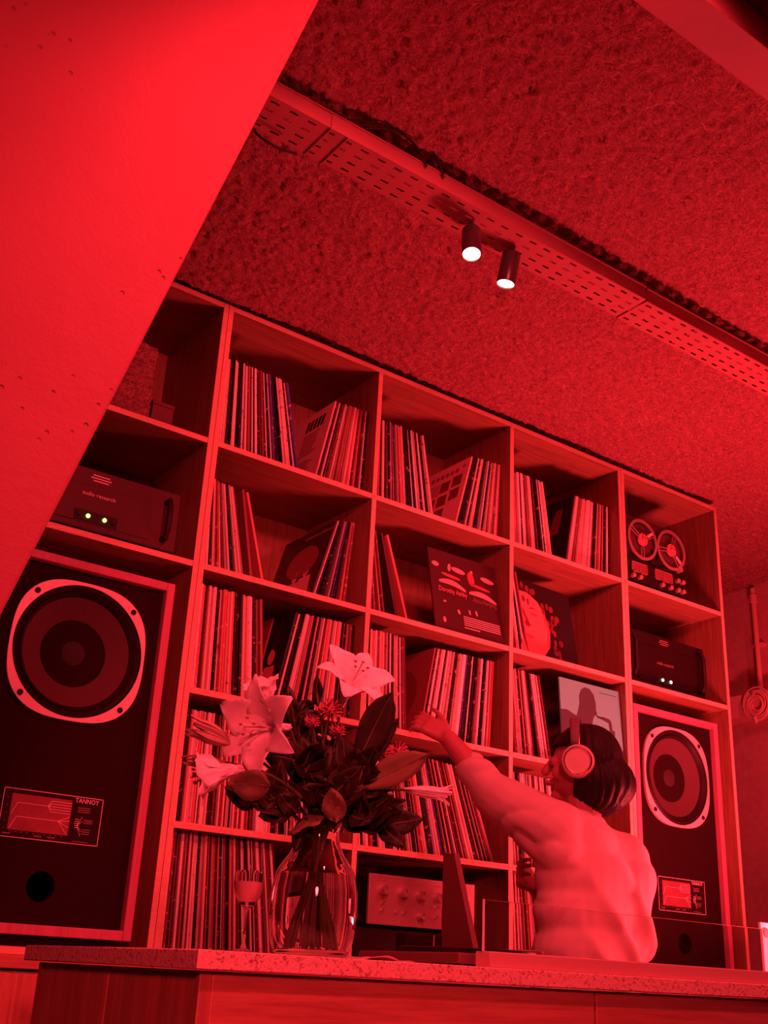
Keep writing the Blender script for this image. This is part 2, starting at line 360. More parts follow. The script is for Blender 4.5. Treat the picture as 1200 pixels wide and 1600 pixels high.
# ------------------------------------------------------------------ the room
XL, XR, YF, YB, ZC = -4.2, 3.42, -6.2, 1.5, 3.073
struct(MB().box(XL-.1, XR+.1, YF-.1, YB+.1, -.1, 0).build('floor', 'floor'))
struct(MB().box(XR, XR+.1, YF, YB, 0, 3.2).build('wall_right', 'wallp'))
struct(MB().box(XL-.1, XL, YF, YB, 0, 3.2).build('wall_left', 'wallfar'))
struct(MB().box(XL-.1, XR+.1, YB, YB+.1, 0, 3.2).build('wall_back', 'wallfar'))
struct(MB().box(XL-.1, XR+.1, YF-.1, YF, 0, 3.2).build('wall_front', 'wallfar'))
def ceiling():
    x0, x1, y0, y1, st = -0.95, XR, -2.2, YB, .0072
    nx = int((x1-x0)/st); ny = int((y1-y0)/st)
    X, Y = np.meshgrid(np.linspace(x0, x1, nx), np.linspace(y0, y1, ny), indexing='ij')
    wx = X + .02*(noise2(X*30, Y*30, 1)-.5); wy = Y + .02*(noise2(X*30+9, Y*30+4, 2)-.5)
    d1, h1 = worley2(wx*36+40, wy*36+40, 3); d2, h2 = worley2(wx*75+40, wy*75+40, 4)
    h = .015*np.clip(1-d1*1.1, 0, 1)*(.35+.65*h1) + .013*np.clip(1-d2*1.1, 0, 1)*(.2+.8*h2) + .008*noise2(X*150, Y*150, 5)
    h += .02*(noise2(X*3+7, Y*3+7, 6)-.5) + .012*(noise2(X*9, Y*9, 8)-.5)
    Z = ZC - h
    vs = np.stack([X, Y, Z], -1).reshape(-1, 3)
    i = np.arange(nx-1)[:, None]*ny + np.arange(ny-1)[None, :]
    fs = np.stack([i, i+1, i+ny+1, i+ny], -1).reshape(-1, 4)
    ext = np.array([(XL,YF,ZC),(XR,YF,ZC),(XR,y0,ZC),(XL,y0,ZC),(x0,y0,ZC),(x0,YB,ZC),(XL,YB,ZC)], float)
    n = len(vs); me = bpy.data.meshes.new('ceiling')
    V = np.concatenate([vs, ext]); me.vertices.add(len(V)); me.vertices.foreach_set('co', V.ravel())
    ef = np.array([(0,3,2,1),(3,6,5,4)])+n; F = np.concatenate([fs, ef])
    me.loops.add(F.size); me.polygons.add(len(F)); me.loops.foreach_set('vertex_index', F.ravel().astype(np.int32))
    me.polygons.foreach_set('loop_start', np.arange(0, F.size, 4, dtype=np.int32)); me.update(calc_edges=True); me.validate()
    me.polygons.foreach_set('use_smooth', [True]*len(F)); me.materials.append(M['shag'])
    o = bpy.data.objects.new('ceiling', me); col.objects.link(o); struct(o)
    MBx = MB().box(XL-.1, XR+.1, YF-.1, YB+.1, ZC+.03, ZC+.12); s = MBx.build('ceiling_slab', 'wallp'); s.parent = o
ceiling()
# painted beam crossing the ceiling
struct(MB().box(-2.6, XR, -1.74, -1.645, 2.955, 3.1).build('ceiling_beam', 'beam', bevel=.002))
# slanting plastered column in front of the left bay
c = MB(); y0, y1 = -1.32, -1.08
def cx(z): return -0.517 + (z-2.87)*(0.418/1.455)          # its right-hand edge
c.prism([(cx(0), 0), (cx(3.1), 3.1), (cx(3.1)-1.25, 3.1), (cx(0)-1.25, 0)][::-1], 'y', y0, y1)
struct(c.build('column', 'plaster', bevel=.006))
# ledge, conduit and coil on the right-hand wall
struct(MB().box(3.30, XR, -1.6, YB, 2.355, 2.47).build('trim_1', 'wallpipe', bevel=.004))
t = thing('conduit', 'straight vertical conduit pipe on the far right wall', 'pipe', (3.385, .543, 2.49))
MB().cyl((3.385, .543, 2.49), (3.385, .543, 3.03), .013, n=12).build('pipe', 'wallpipe', t)
MB().cyl((3.385, .543, 2.955), (3.385, .543, 2.995), .019, n=12).build('coupling', 'wallpipe', t)
m_ = MB().box(3.39, XR, .515, .571, 2.72, 2.74)
m_.build('clip', 'wallpipe', t)
t = thing('cable_coil', 'coiled pale cable hanging on the ledge below the conduit', 'cable', (3.28, .52, 2.42))
q = MB(); pts = []
for k in range(0, 6*24+1):
    a = 2*math.pi*k/24; r = .082 - .009*(k/24) + .004*math.sin(a*1.3); pts.append((3.285-.0015*(k/24), (.50+r*math.cos(a)), 2.40+r*1.05*math.sin(a)))
q.tube(pts, .0042, 6); q.build('loops', 'wallpipe', t)
MB().cyl((3.30, .515, 2.45), (3.262, .515, 2.452), .006, n=10).build('hook', 'steel', t)
MB().tube([(3.277, .515, 2.34), (3.275, .512, 2.325), (3.275, .505, 2.312)], .009, 8).build('plug', 'wallpipe', t)

# ------------------------------------------------------------------ record shelves
T = .018; ROWS = [3.02, 2.545, 2.153, 1.793, 1.433]; D = .40
def unit(name, label, x0, x1, divs, rows, zbot):
    t = thing(name, label, 'shelf unit', ((x0+x1)/2, 0, 1.096))
    def board(nm, *b, mats=None): 
        m = MB().box(*b); 
        o = m.build(nm, mats, t, bevel=.0012, smooth=False); o.data.materials.append(M['edge'])
        for p in o.data.polygons:
            if p.normal.y < -.9: p.material_index = 1
        return o
    board('side_panel', x0+.0005, x0+T, 0, D, 1.096, 3.02+T/2, mats='wood_z'); board('side_panel', x1-T, x1-.0005, 0, D, 1.096, 3.02+T/2, mats='wood_z')
    xs = [x0+T] + [v for d in divs for v in (d-T/2, d+T/2)] + [x1-T]
    for d in divs: board('divider', d-T/2, d+T/2, .0006, D, zbot, 3.02-T/2, mats='wood_z')
    board('top_board', x0+T, x1-T, .0003, D, 3.02-T/2, 3.02+T/2, mats='wood_x')
    for a, b in zip(xs[::2], xs[1::2]):
        for z in rows[1:]: board('shelf_board', a, b, .001, D-.006, z-T/2, z+T/2, mats='wood_x')
        MB().box(a, b, D-.006, D, zbot, 3.02-T/2).build('back_panel', 'wood_z', t, smooth=False)
    board('bottom_board', x0+T, x1-T, .0003, D, 1.096-.0, zbot, mats='wood_x') if zbot > 1.097 else None
    return t
unit('speaker_shelf', 'narrow oak shelf bay at left holding amplifier over large speaker', -.6, 0, [], ROWS[:3], 1.114)
unit('record_shelf', 'wide oak record shelf, three columns of cells full of records', 0, 1.8, [.6, 1.21], ROWS, 1.114)
unit('speaker_shelf', 'narrow oak shelf bay at right holding tape deck over large speaker', 1.8, 2.4, [], ROWS[:3], 1.114)
def base_cab(label, x0, x1, n):
    t = thing('base_cabinet', label, 'cabinet', ((x0+x1)/2, .2, 0))
    MB().box(x0+.001, x1-.001, .012, D, 0, 1.06).build('carcass', 'bar_z', t)
    MB().box(x0+.001, x1-.001, -.008, D, 1.066, 1.0955).build('top_rail', 'bar_x', t, bevel=.002)
    w = (x1-x0)/n
    for k in range(n):
        d = MB().box(x0+k*w+.003, x0+(k+1)*w-.003, -.006, .0115, .06, 1.056).build('door', 'bar_z', t, bevel=.002)
        MB().box(x0+k*w+w-.05, x0+k*w+w-.035, -.024, -.0062, .86, .98).build('handle', 'steel', d, bevel=.002)
base_cab('low wooden base cabinet under the left speaker bay', -.6, 0, 1)
base_cab('low wooden base cabinet under the record shelves', 0, 1.8, 3)
base_cab('low wooden base cabinet under the right speaker bay', 1.8, 2.4, 1)

# ------------------------------------------------------------------ speakers
def speaker(label, cx_, y):
    t = thing('loudspeaker', label, 'speaker', (cx_, y+.18, 1.0965)); w = .245; z0, z1 = 1.14, 2.082; f = .024
    MB().box(cx_-w, cx_-w+f, y, y+.36, z0, z1).build('side_panel', 'cab', t, bevel=.002); MB().box(cx_+w-f, cx_+w, y, y+.36, z0, z1).build('side_panel', 'cab', t, bevel=.002)
    MB().box(cx_-w+f, cx_+w-f, y+.0004, y+.36, z1-f, z1).build('top_panel', 'cab', t, bevel=.002); MB().box(cx_-w+f, cx_+w-f, y+.0004, y+.36, z0, z0+f).build('bottom_panel', 'cab', t, bevel=.002)
    MB().box(cx_-w+.03, cx_+w-.03, y+.03, y+.33, 1.0965, z0).build('plinth', 'black', t)
    # baffle with a round opening for the woofer and one for the port
    cz = 1.842; R = .168; b = MB(); yb = y+.022
    X0, X1, Z0, Z1 = cx_-w+f, cx_+w-f, z0+f, z1-f
    pz, pr = 1.252, .036
    def plate_hole(x0, x1, z0_, z1_, hx, hz, r, n=48):
        vs = []; 
        for k in range(n):
            a = 2*math.pi*k/n; ca, sa = math.cos(a), math.sin(a)
            s = min((x1-hx)/ca if ca > 1e-6 else ((x0-hx)/ca if ca < -1e-6 else 9), (z1_-hz)/sa if sa > 1e-6 else ((z0_-hz)/sa if sa < -1e-6 else 9))
            vs.append((hx+r*ca, yb, hz+r*sa)); vs.append((hx+s*ca, yb, hz+s*sa)); vs.append((hx+r*ca, yb+.03, hz+r*sa))
        corners = [(x1, z1_), (x0, z1_), (x0, z0_), (x1, z0_)]
        fs = []
        for k in range(n):
            j = (k+1) % n; fs.append((3*k, 3*k+1, 3*j+1, 3*j)); fs.append((3*k+2, 3*k, 3*j, 3*j+2))
        ci = []
        for cxx, czz in corners:
            ang = math.atan2(czz-hz, cxx-hx) % (2*math.pi); k = int(ang/(2*math.pi)*n) % n; j = (k+1) % n
            vs.append((cxx, yb, czz)); fs.append((3*k+1, len(vs)-1, 3*j+1))
        b.add(vs, fs)
    plate_hole(X0, X1, 1.5, Z1, cx_, cz, R); plate_hole(X0, X1, Z0, 1.5, cx_, pz, pr, 32)
    b.box(X0, X1, yb+.03, y+.36, Z0, Z1)
    bf = b.build('baffle', 'baffle', t)
    MB().lathe([(pr, 0), (pr, .028)], (cx_, yb+.001, pz), (0,1,0), 32, caps=False).lathe([(0.0, .028), (pr, .028)], (cx_, yb, pz), (0,1,0), 32).build('port', 'baffle', t)
    # four-lugged cast ring
    r = MB(); n = 96; vs = []
    def ro(a): return .1945 - .0095*math.cos(4*a)
    for k in range(n):
        a = 2*math.pi*k/n; ca, sa = math.cos(a), math.sin(a); o_ = ro(a)
        for rr, yy in ((.1765, yb-.002), (.1765, yb-.010), (o_, yb-.010), (o_, yb-.0005)): vs.append((cx_+rr*ca, yy, cz+rr*sa))
    fs = []
    for k in range(n):
        j = (k+1) % n
        for q_ in range(4): fs.append((4*k+q_, 4*k+(q_+1) % 4, 4*j+(q_+1) % 4, 4*j+q_))
    r.add(vs, fs); ring = r.build('woofer_ring', 'castring', t)
    for k in range(4):
        a = math.pi/4 + k*math.pi/2; p = (cx_+.1912*math.cos(a), yb-.0106, cz+.1912*math.sin(a))
        MB().lathe([(.0075, .0), (.0075, -.003), (.004, -.003), (.004, -.0012), (0, -.0012)], p, (0,1,0), 12).build('bolt', 'rubber', ring)
    s = MB().lathe([(.1764, -.008), (.174, -.004), (.165, -.009), (.160, -.003), (.155, -.009), (.150, -.003), (.146, .004)], (cx_, yb, cz), (0,1,0), 64, caps=False)
    s.build('surround', 'rubber', t)
    cn = MB().lathe([(.146, .004), (.12, .017), (.09, .030), (.05, .042)], (cx_, yb, cz), (0,1,0), 64, caps=False); cn.build('cone', 'cone', t)
    MB().lathe([(.05, .042), (.043, .035), (.03, .029), (.015, .0255), (0.0, .0245)], (cx_, yb, cz), (0,1,0), 40).build('dust_cap', 'dust', t)
    # response-graph plate
    px0, px1, pz0, pz1 = cx_-.129, cx_+.129, 1.358, 1.474; pb = MB().box(px0, px1, yb-.003, yb, pz0, pz1).build('control_plate', 'ampblack', t)
    def bars(name, mat, rects, yy=yb-.0034):
        m = MB()
        for x0, x1, z0_, z1_ in rects: m.box(px0+x0, px0+x1, yy, yb-.0029, pz0+z0_, pz0+z1_)
        return m.build(name, mat, pb)
    W, H = .258, .116; e = .0016
    bars('border', 'print', [(0,W,0,e),(0,W,H-e,H),(0,e,0,H),(W-e,W,0,H)])
    bars('graph_field', 'plate', [(.022,.176,.018,.104)], yb-.0031)
    g = MB()
    def ln(p, q_, wd=.0008):
        p = Vector((px0+p[0], yb-.0036, pz0+p[1])); q_ = Vector((px0+q_[0], yb-.0036, pz0+q_[1])); g.tube([p, q_], wd, 4)
    for P in ([(.026,.056),(.038,.083),(.115,.083)], [(.026,.022),(.04,.05),(.146,.05)]):
        for a, b_ in zip(P, P[1:]): ln(a, b_)
    for dz in (-.013, -.0065, 0, .0065, .013): ln((.115,.083), (.124,.083+dz)); ln((.124,.083+dz), (.176,.083+dz))
    for x, z in ((.176,.064),(.176,.053),(.176,.037),(.172,.02)): ln((.146,.05), (x, z))
    for k in range(5): ln((.188+.004*abs(k-2)*.3, .04+k*.005), (.2, .04+k*.005), .0009)
    for z in (.02, .032, .056, .068): ln((.196,.045), (.208, z), .0006)
    g.build('graph_lines', 'print', pb)
    gl = MB()
    for k in range(30):
        x = .024+.15*k/29; gl.box(px0+x, px0+x+.0004, yb-.0033, yb-.003, pz0+.02, pz0+.102)
    gl.build('grid_lines', 'printdim', pb)
    sm = []
    for z in (.088, .083, .078): sm.append((.193, .226, z, z+.0018))
    for z in (.06, .056, .052): sm.append((.212, .236, z, z+.0016))
    for z in (.036, .031, .026): sm.append((.21, .232, z, z+.0016))
    for x in (.012, .09, .125): sm.append((x, x+.02, .008, .0102))
    for k in range(10): sm.append((.028+.0145*k, .032+.0145*k, .0135, .015))
    for k in range(5): sm.append((.012, .0145, .02+.018*k, .0215+.018*k))
    sm.append((.19, .232, .006, .0075)); bars('small_print', 'printdim', sm)
    text('brand_lettering', 'TANNOY', (px0+.183, yb-.0038, pz1-.0155), (1,0,0), (0,0,1), .0165, 'print', pb, xs=.9)
    return t
speaker('large black loudspeaker in the left bay, half behind the slanted column', -.302, .012)
speaker('large black loudspeaker in the right bay beside the person', 2.092, .022)

# ------------------------------------------------------------------ power amplifiers, tape deck, fibre box
def amp(label, x0, x1, z0, z1, y, face, led, dim):
    t = thing('power_amplifier', label, 'amplifier', ((x0+x1)/2, y+.15, z0)); zz = z0+.012
    MB().box(x0+.02, x1-.02, y+.012, y+.33, zz, z1-.004).build('chassis', 'ampblack', t, bevel=.003)
    fp = MB().box(x0, x1, y, y+.012, zz, z1).build('front_panel', face, t, bevel=.002)
    w = x1-x0
    MB().box(x0+.085, x1-.085, y-.003, y, zz+.018, z1-.05).build('raised_panel', face, fp, bevel=.002)
    for hx in (x0+.042, x1-.042):
        a, b = zz+.03, z1-.035
        MB().tube([(hx, y, b), (hx, y-.022, b), (hx, y-.032, b-.02), (hx, y-.032, a+.02), (hx, y-.022, a), (hx, y, a)], .0085, 10).build('handle', 'rubber', t)
    for fx in (x0+.06, x1-.06):
        for fy in (y+.05, y+.28): MB().cyl((fx, fy, z0), (fx, fy, zz+.001), .015, n=14).build('foot', 'rubber', t)
    cxm = (x0+x1)/2; prn = 'printdim' if dim else 'print'
    MB().box(cxm-.062, cxm+.062, y-.0055, y-.003, zz+.022, zz+.052).build('switch_plate', 'rubber', fp, bevel=.001)
    for k in (-1, 1):
        MB().lathe([(.0058, 0), (.0058, .003), (.003, .0045), (0, .005)], (cxm+k*.024, y-.0055, zz+.037), (0,-1,0), 12).build('indicator', led, fp)
        MB().lathe([(.0065, 0), (.0065, .004), (0, .004)], (cxm+k*.05, y-.0055, zz+.037), (0,-1,0), 12).build('button', 'rubber', fp)
    text('lettering', 'audio research', (cxm, y-.0033, zz+.098), (1,0,0), (0,0,1), .0165, prn, fp, 'CENTER')
    mm = MB()
    for k, wd in enumerate((.05, .06, .046)): mm.box(cxm-wd/2, cxm+wd/2, y-.0006, y+.0002, z1-.018-.008*k, z1-.0145-.008*k)
    mm.build('small_print', prn, fp)
    return t
amp('dark power amplifier with green lights on shelf above left speaker', -.56, -.072, 2.1625, 2.353, .02, 'ampface', 'green', False)
amp('black power amplifier with white lights on shelf above right speaker', 1.835, 2.318, 2.1625, 2.39, .055, 'ampblack', 'white_led', True)

def tape_deck():
    x0, x1, y, z0, z1 = 1.832, 2.17, .03, 2.5545, 2.875
    t = thing('tape_deck', 'reel to reel tape deck with two clear reels in top right cell', 'tape deck', ((x0+x1)/2, y+.1, z0))
    MB().box(x0, x1, y, y+.17, z0+.012, z1-.02).build('body', 'ampface', t, bevel=.004)
    MB().box(x0, x1, y-.022, y, z0+.012, z0+.104).build('control_panel', 'ampblack', t, bevel=.003)
    for fx in (x0+.04, x1-.04):
        for fy in (y, y+.14): MB().cyl((fx, fy, z0), (fx, fy, z0+.013), .014, n=12).build('foot', 'rubber', t)
    for k, (rx, rz) in enumerate(((1.913, 2.748), (2.085, 2.748))):
        r = MB(); R = .086
        r.lathe([(R, -.002), (R, .002), (R-.012, .002), (R-.012, -.002), (R, -.002)], (rx, y-.03, rz), (0,-1,0), 40, caps=False)
        for i in range(3):
            a = .5 + k*.7 + i*2*math.pi/3; d = Vector((math.cos(a), 0, math.sin(a))); nrm = Vector((-d.z, 0, d.x)); c0 = Vector((rx, y-.03, rz))
            for s in (-1, 1): r.tube([c0+d*.022+nrm*.006*s, c0+d*(R-.008)+nrm*.008*s], .0022, 5)
        ro = r.build('reel', 'alu', t)
        MB().lathe([(.068, 0), (.068, .012), (.026, .012), (.026, 0)], (rx, y-.008, rz), (0,-1,0), 36).build('tape_pack', 'cone', ro)
        MB().lathe([(.026, -.004), (.026, .004), (.010, .004), (.010, -.004)], (rx, y-.03, rz), (0,-1,0), 24, caps=False).build('hub', 'redglow', ro)
        a = .6 if k == 0 else -.7
        d = Vector((math.cos(a), 0, math.sin(a))); c0 = Vector((rx, y-.034, rz)) + d*.052; nrm = Vector((-d.z, 0, d.x))
        q = MB(); P = [c0+d*.018+nrm*.006, c0-d*.018+nrm*.006, c0-d*.018-nrm*.006, c0+d*.018-nrm*.006]
        q.add(P + [p+Vector((0,.002,0)) for p in P], [(0,1,2,3),(7,6,5,4),(0,4,5,1),(1,5,6,2),(2,6,7,3),(3,7,4,0)]); q.build('label_strip', 'print', ro)
        MB().cyl((rx, y, rz), (rx, y-.046, rz), .008, n=12).build('spindle', 'steel', ro)
    for a, b in ((x0+.015, x0+.105), (x0+.15, x0+.255)):
        f = MB().box(a, b, y-.027, y-.022, z0+.048, z0+.09).build('meter', 'plate', t, bevel=.002)
        mm = MB()
        for z in (z0+.048, z0+.087): mm.box(a, b, y-.029, y-.027, z, z+.003)
        for x in (a, (a+b)/2, b-.003): mm.box(x, x+.003, y-.029, y-.027, z0+.048, z0+.09)
        mm.build('meter_frame', 'alu', f)
    for x, z in ((x0+.02, z0+.03), (x0+.06, z0+.03), (x0+.19, z0+.03), (x0+.24, z0+.03), (x0+.285, z0+.07), (x0+.285, z0+.03), (x0+.315, z0+.07), (x0+.315, z0+.03)):
        MB().lathe([(.010, 0), (.010, .014), (.007, .017), (0, .017)], (x, y-.022, z), (0,-1,0), 14).build('knob', 'alu', t)
    MB().box(x0+.13, x0+.2, y-.03, y-.001, z0+.106, z0+.135).build('head_cover', 'ampblack', t, bevel=.004)
    MB().cyl((x1-.035, y, z0+.125), (x1-.035, y-.034, z0+.125), .014, n=16).build('tape_guide', 'alu', t)
tape_deck()

t = thing('fibre_box', 'box with rough ridged bark-like face, top shelf of left bay', 'box', (-.37, .12, 2.5545))
def ridge(u, v):
    x = -.52+.31*u; z = 2.5545+.235*v
    return (x, .02 - .012*noise2(np.array(x*18.), np.array(z*120.), 21) - .008*noise2(np.array(x*60.), np.array(z*160.), 22), z)
q = MB().grid(lambda u, v: tuple(float(a) for a in ridge(u, v)), 60, 90); q.build('ridged_face', 'bark', t, smooth=False)
MB().box(-.52, -.21, .0215, .2, 2.5545, 2.79).build('body', 'rubber', t)
t = thing('small_box', 'small plain dark box beside the ridged box, top left bay', 'box', (-.17, .1, 2.5545))
MB().box(-.195, -.125, .03, .16, 2.5545, 2.62).build('body', 'hide', t, bevel=.003); MB().box(-.196, -.124, .029, .161, 2.62, 2.632).build('lid', 'hide', t, bevel=.002)

# ------------------------------------------------------------------ records
SP = [('white', (.9,.78,.74), (.25,.12,.12), 8), ('cream', (.82,.62,.52), (.3,.12,.1), 5), ('pink', (.78,.42,.4), (.9,.75,.7), 2), ('red', (.6,.16,.14), (.9,.6,.55), 3),
      ('brown', (.33,.13,.1), (.8,.5,.45), 3), ('maroon', (.2,.05,.06), (.7,.4,.36), 3), ('black', (.02,.014,.016), (.6,.35,.33), 9), ('grey', (.45,.3,.3), (.1,.05,.05), 2), ('blue', (.09,.09,.25), (.7,.5,.5), 1)]
TONE = dict(white='pale', cream='cream', pink='light red', red='red', brown='dark red', maroon='deep red', black='black', grey='dull red', blue='dark')
ORD = 'first second third fourth fifth sixth seventh eighth ninth tenth eleventh twelfth thirteenth fourteenth fifteenth sixteenth seventeenth eighteenth nineteenth twentieth'.split()
SPM = [spine('spine_'+n, c, k) for n, c, k, w in SP]; SPW = [i for i, s in enumerate(SP) for _ in range(s[3])]
S = .309
rec_mesh = {}
def record_mesh(ci, th):
    k = (ci, th)
    if k not in rec_mesh:
        h = th/1000.0; m = MB(); e = min(.0013, h*.3)
        # folded spine at the front, card faces, record edge showing at the back
        out = [(0, .0015), (e, 0), (h-e, 0), (h, .0015), (h, S), (h-e, S+.0002), (h-e, S-.004), (e, S-.004), (e, S+.0002), (0, S)]
        m.prism(out, 'z', 0, S); rec_mesh[k] = me = m.mesh('record', [SPM[ci], M['card_edge']], smooth=False)
        for p in me.polygons:
            if p.normal.y < -.5 and abs(p.normal.x) > .3: p.material_index = 1
    return rec_mesh[k]
stuff = MB(); stuff_m = []
n_ind = 0
def pack(label, group, z, bx0, bx1, tx0, tx1, y, mean=7.5, single=True, dark=0.0):
    """Sleeves stood side by side: their feet run bx0..bx1 and their heads tx0..tx1."""
    global n_ind
    w = min(tx1-tx0, bx1-bx0); ths = []; 
    while sum(ths)/1000. < w-.004: ths.append(random.choice([3, 4, 5, 6, 8]) if mean < 8 else random.choice([4, 5, 6, 7, 9]))
    tot = sum(ths); acc = 0; seen = {}
    for th in ths:
        f = acc/tot; acc += th; h = th/1000.
        b = bx0 + (bx1-bx0)*f; tt = tx0 + (tx1-tx0)*f; a = math.asin(max(-.6, min(.6, (tt-b)/S)))
        ci = random.choice(SPW)
        if random.random() < dark: ci = random.choice([5, 6, 4])
        yy = y + random.choice([0, 0, .002, .004, .008, .012])
        zz = z + .0005 + (h*math.sin(a) if a > 0 else 0)
        if single:
            o = bpy.data.objects.new('record', record_mesh(ci, th)); col.objects.link(o)
            o.location = (b, yy, zz); o.rotation_euler = (0, a, 0); seen[ci] = seen.get(ci, 0) + 1; tag(o, f'{ORD[min(19, seen[ci]-1)]} {TONE[SP[ci][0]]}-spined {label}', 'record', group); n_ind += 1
        else:
            R = Matrix.Translation((b, yy, zz)) @ Matrix.Rotation(a, 4, 'Y')
            stuff.add([R @ v.co for v in record_mesh(ci, th).vertices], [tuple(p.vertices) for p in record_mesh(ci, th).polygons], ci)
Z = [None, 2.554, 2.162, 1.802, 1.442, 1.1145]
def cell(lab): return lab
pack('sleeve from left, left-leaning pack, first column top cell', 'left pack of first column top cell', Z[1], .024, .335, .020, .262, .03, 9)
pack('sleeve from left, right-leaning pack, first column top cell', 'right pack of first column top cell', Z[1], .392, .586, .452, .588, .035, 9)
pack('sleeve from left, upright left pack, first column second cell', 'left pack of first column second cell', Z[2], .022, .205, .020, .13, .085, 9)
pack('sleeve from left, right-leaning pack, first column second cell', 'right pack of first column second cell', Z[2], .44, .575, .52, .588, .085, 9)
pack('sleeve from left, left pack, first column third cell', 'left pack of first column third cell', Z[3], .024, .27, .020, .235, .03, 9)
pack('sleeve from left, right pack behind lilies, first column third cell', 'right pack of first column third cell', Z[3], .315, .588, .375, .588, .05, 7, False)
pack('sleeve from left, left-leaning pack, second column top cell', 'left pack of second column top cell', Z[1], .616, .885, .611, .825, .04, 9)
pack('sleeve from left, right-leaning pack, second column top cell', 'right pack of second column top cell', Z[1], .985, 1.185, 1.06, 1.198, .045, 9)
pack('sleeve from left, left-leaning pack, second column second cell', 'left pack of second column second cell', Z[2], .618, .735, .611, .672, .08, 9, dark=.4)
pack('sleeve from left, upright left pack, second column third cell', 'left pack of second column third cell', Z[3], .615, .80, .611, .78, .04, 9)
pack('sleeve from left, right pack by the hand, second column third cell', 'right pack of second column third cell', Z[3], .868, 1.165, .92, 1.18, .05, 9)
pack('sleeve from left, left-leaning pack, third column top cell', 'left pack of third column top cell', Z[1], 1.225, 1.47, 1.221, 1.42, .045, 9)
pack('sleeve from left, right-leaning pack, third column top cell', 'right pack of third column top cell', Z[1], 1.53, 1.772, 1.588, 1.78, .05, 9)
pack('', '', Z[4], .022, .58, .020, .588-.03, .045, 7, False)
pack('', '', Z[5], .022, .40, .020, .345, .035, 7, False, .25)
pack('', '', Z[4], .64, 1.19, .611, 1.07, .05, 7, False, .1)
pack('', '', Z[3], 1.24, 1.46, 1.221, 1.40, .06, 7, False, .25)
pack('', '', Z[4], 1.24, 1.5, 1.222, 1.46, .06, 7, False)
pack('', '', Z[5], 1.23, 1.46, 1.222, 1.42, .07, 7, False)
so = stuff.build('record_rows', SPM, None, smooth=False); so['kind'] = 'stuff'
tag(so, 'packed rows of record sleeves in the lower and right-hand cells', 'records')

# sleeves whose covers show
def sleeve(label, p0, ex, ey, mat, th=.005, name='record'):
    """p0: lower left corner of the cover; ex, ey: directions along its foot and up its side."""
    X = Vector(ex).normalized(); Y = Vector(ey); Y = (Y - X*Y.dot(X)).normalized(); Zn = X.cross(Y)
    t = thing(name, label, 'record', p0); p0 = Vector(p0); q = MB(); P = [p0, p0+X*S, p0+X*S+Y*S, p0+Y*S]
    q.add(P + [p-Zn*th for p in P], [(0,1,2,3),(7,6,5,4),(0,4,5,1),(1,5,6,2),(2,6,7,3),(3,7,4,0)]); q.build('card_sleeve', mat, t, smooth=False)
    def blob(nm, mt, polys, lift=.0006):
        m = MB()
        for pl in polys:
            a = [p0 + X*(u*S) + Y*(v*S) + Zn*lift for u, v in pl]; b = [p0 + X*(u*S) + Y*(v*S) for u, v in pl]; k = len(a)
            m.add(a+b, [tuple(range(k))] + [(i, i+k, (i+1) % k+k, (i+1) % k) for i in range(k)])
        return m.build(nm, mt, t, smooth=False)
    return t, blob, (p0, X, Y, Zn)
def ell(u, v, a, b, rot=0, n=18):
    c, s = math.cos(rot), math.sin(rot)
    return [(u + a*math.cos(2*math.pi*k/n)*c - b*math.sin(2*math.pi*k/n)*s, v + a*math.cos(2*math.pi*k/n)*s + b*math.sin(2*math.pi*k/n)*c) for k in range(n)]
def rc(u0, u1, v0, v1): return [(u0, v0), (u1, v0), (u1, v1), (u0, v1)]
for nm, c in (('cov_dark', (.06,.018,.02)), ('cov_black', (.015,.01,.01)), ('cov_red', (.5,.12,.12)), ('cov_pink', (.75,.4,.38)), ('cov_mid', (.3,.08,.09)), ('cov_skin', (.72,.22,.2)), ('cov_skin2', (.45,.1,.1)), ('cov_shadow', (.2,.035,.04)), ('cov_grey', (.15,.7,.52)), ('cov_dusk', (.06,.08,.08)), ('cov_brown', (.25,.17,.15)), ('cov_light', (.85,.6,.56))):
    M[nm] = plain(nm, c, .45)
tilt = lambda a: (0, math.sin(a), math.cos(a))
# dark album with pale ovals, leaning back in the second column
t, blob, fr = sleeve('dark album cover with pale oval shapes facing out, second column', (.884, .012, Z[2]+.0005), (1, .0, 0), tilt(.2), 'cov_dark', .006)
def worm(u, v, L, h, bend): 
    top = [(u+L*k/10, v + h*math.sin(math.pi*(k+.6)/11.2)**.6 + bend*math.sin(math.pi*k/10)) for k in range(11)]; bot = [(u+L*k/10, v - h*math.sin(math.pi*(k+.6)/11.2)**.6*.5 + bend*math.sin(math.pi*k/10)) for k in range(10, -1, -1)]
    return [(a, b - .12*(a-u)) for a, b in (bot[::-1] + top[::-1])]
blob('pale_shapes', 'cov_pink', [worm(.12,.60,.38,.045,.03), worm(.55,.55,.40,.045,.03), ell(.42,.80,.10,.032,-.12), ell(.85,.78,.10,.032,-.12), ell(.09,.81,.05,.03), ell(.29,.81,.022,.05,-.2), ell(.62,.83,.018,.025)])
blob('small_marks', 'cov_pink', [ell(.36,.27,.018,.03,.3), ell(.52,.30,.012,.03,.2), ell(.62,.31,.014,.034,.2), ell(.14,.13,.02,.035), ell(.17,.36,.02,.014)])
blob('red_shapes', 'cov_skin2', [ell(.6,.74,.05,.09,.1), ell(.3,.70,.14,.02,-.1), ell(.72,.66,.16,.018,-.1)])
blob('fine_print', 'cov_light', [rc(.42,.95,.225-.025*k,.234-.025*k) for k in range(5)] + [rc(.42,.64,.09,.1)])
p0, X, Y, Zn = fr
text('lettering', 'Dorothy Ashby', p0+X*.03+Y*.148+Zn*.001, X, Y, .026, 'cov_skin', t, xs=.78)
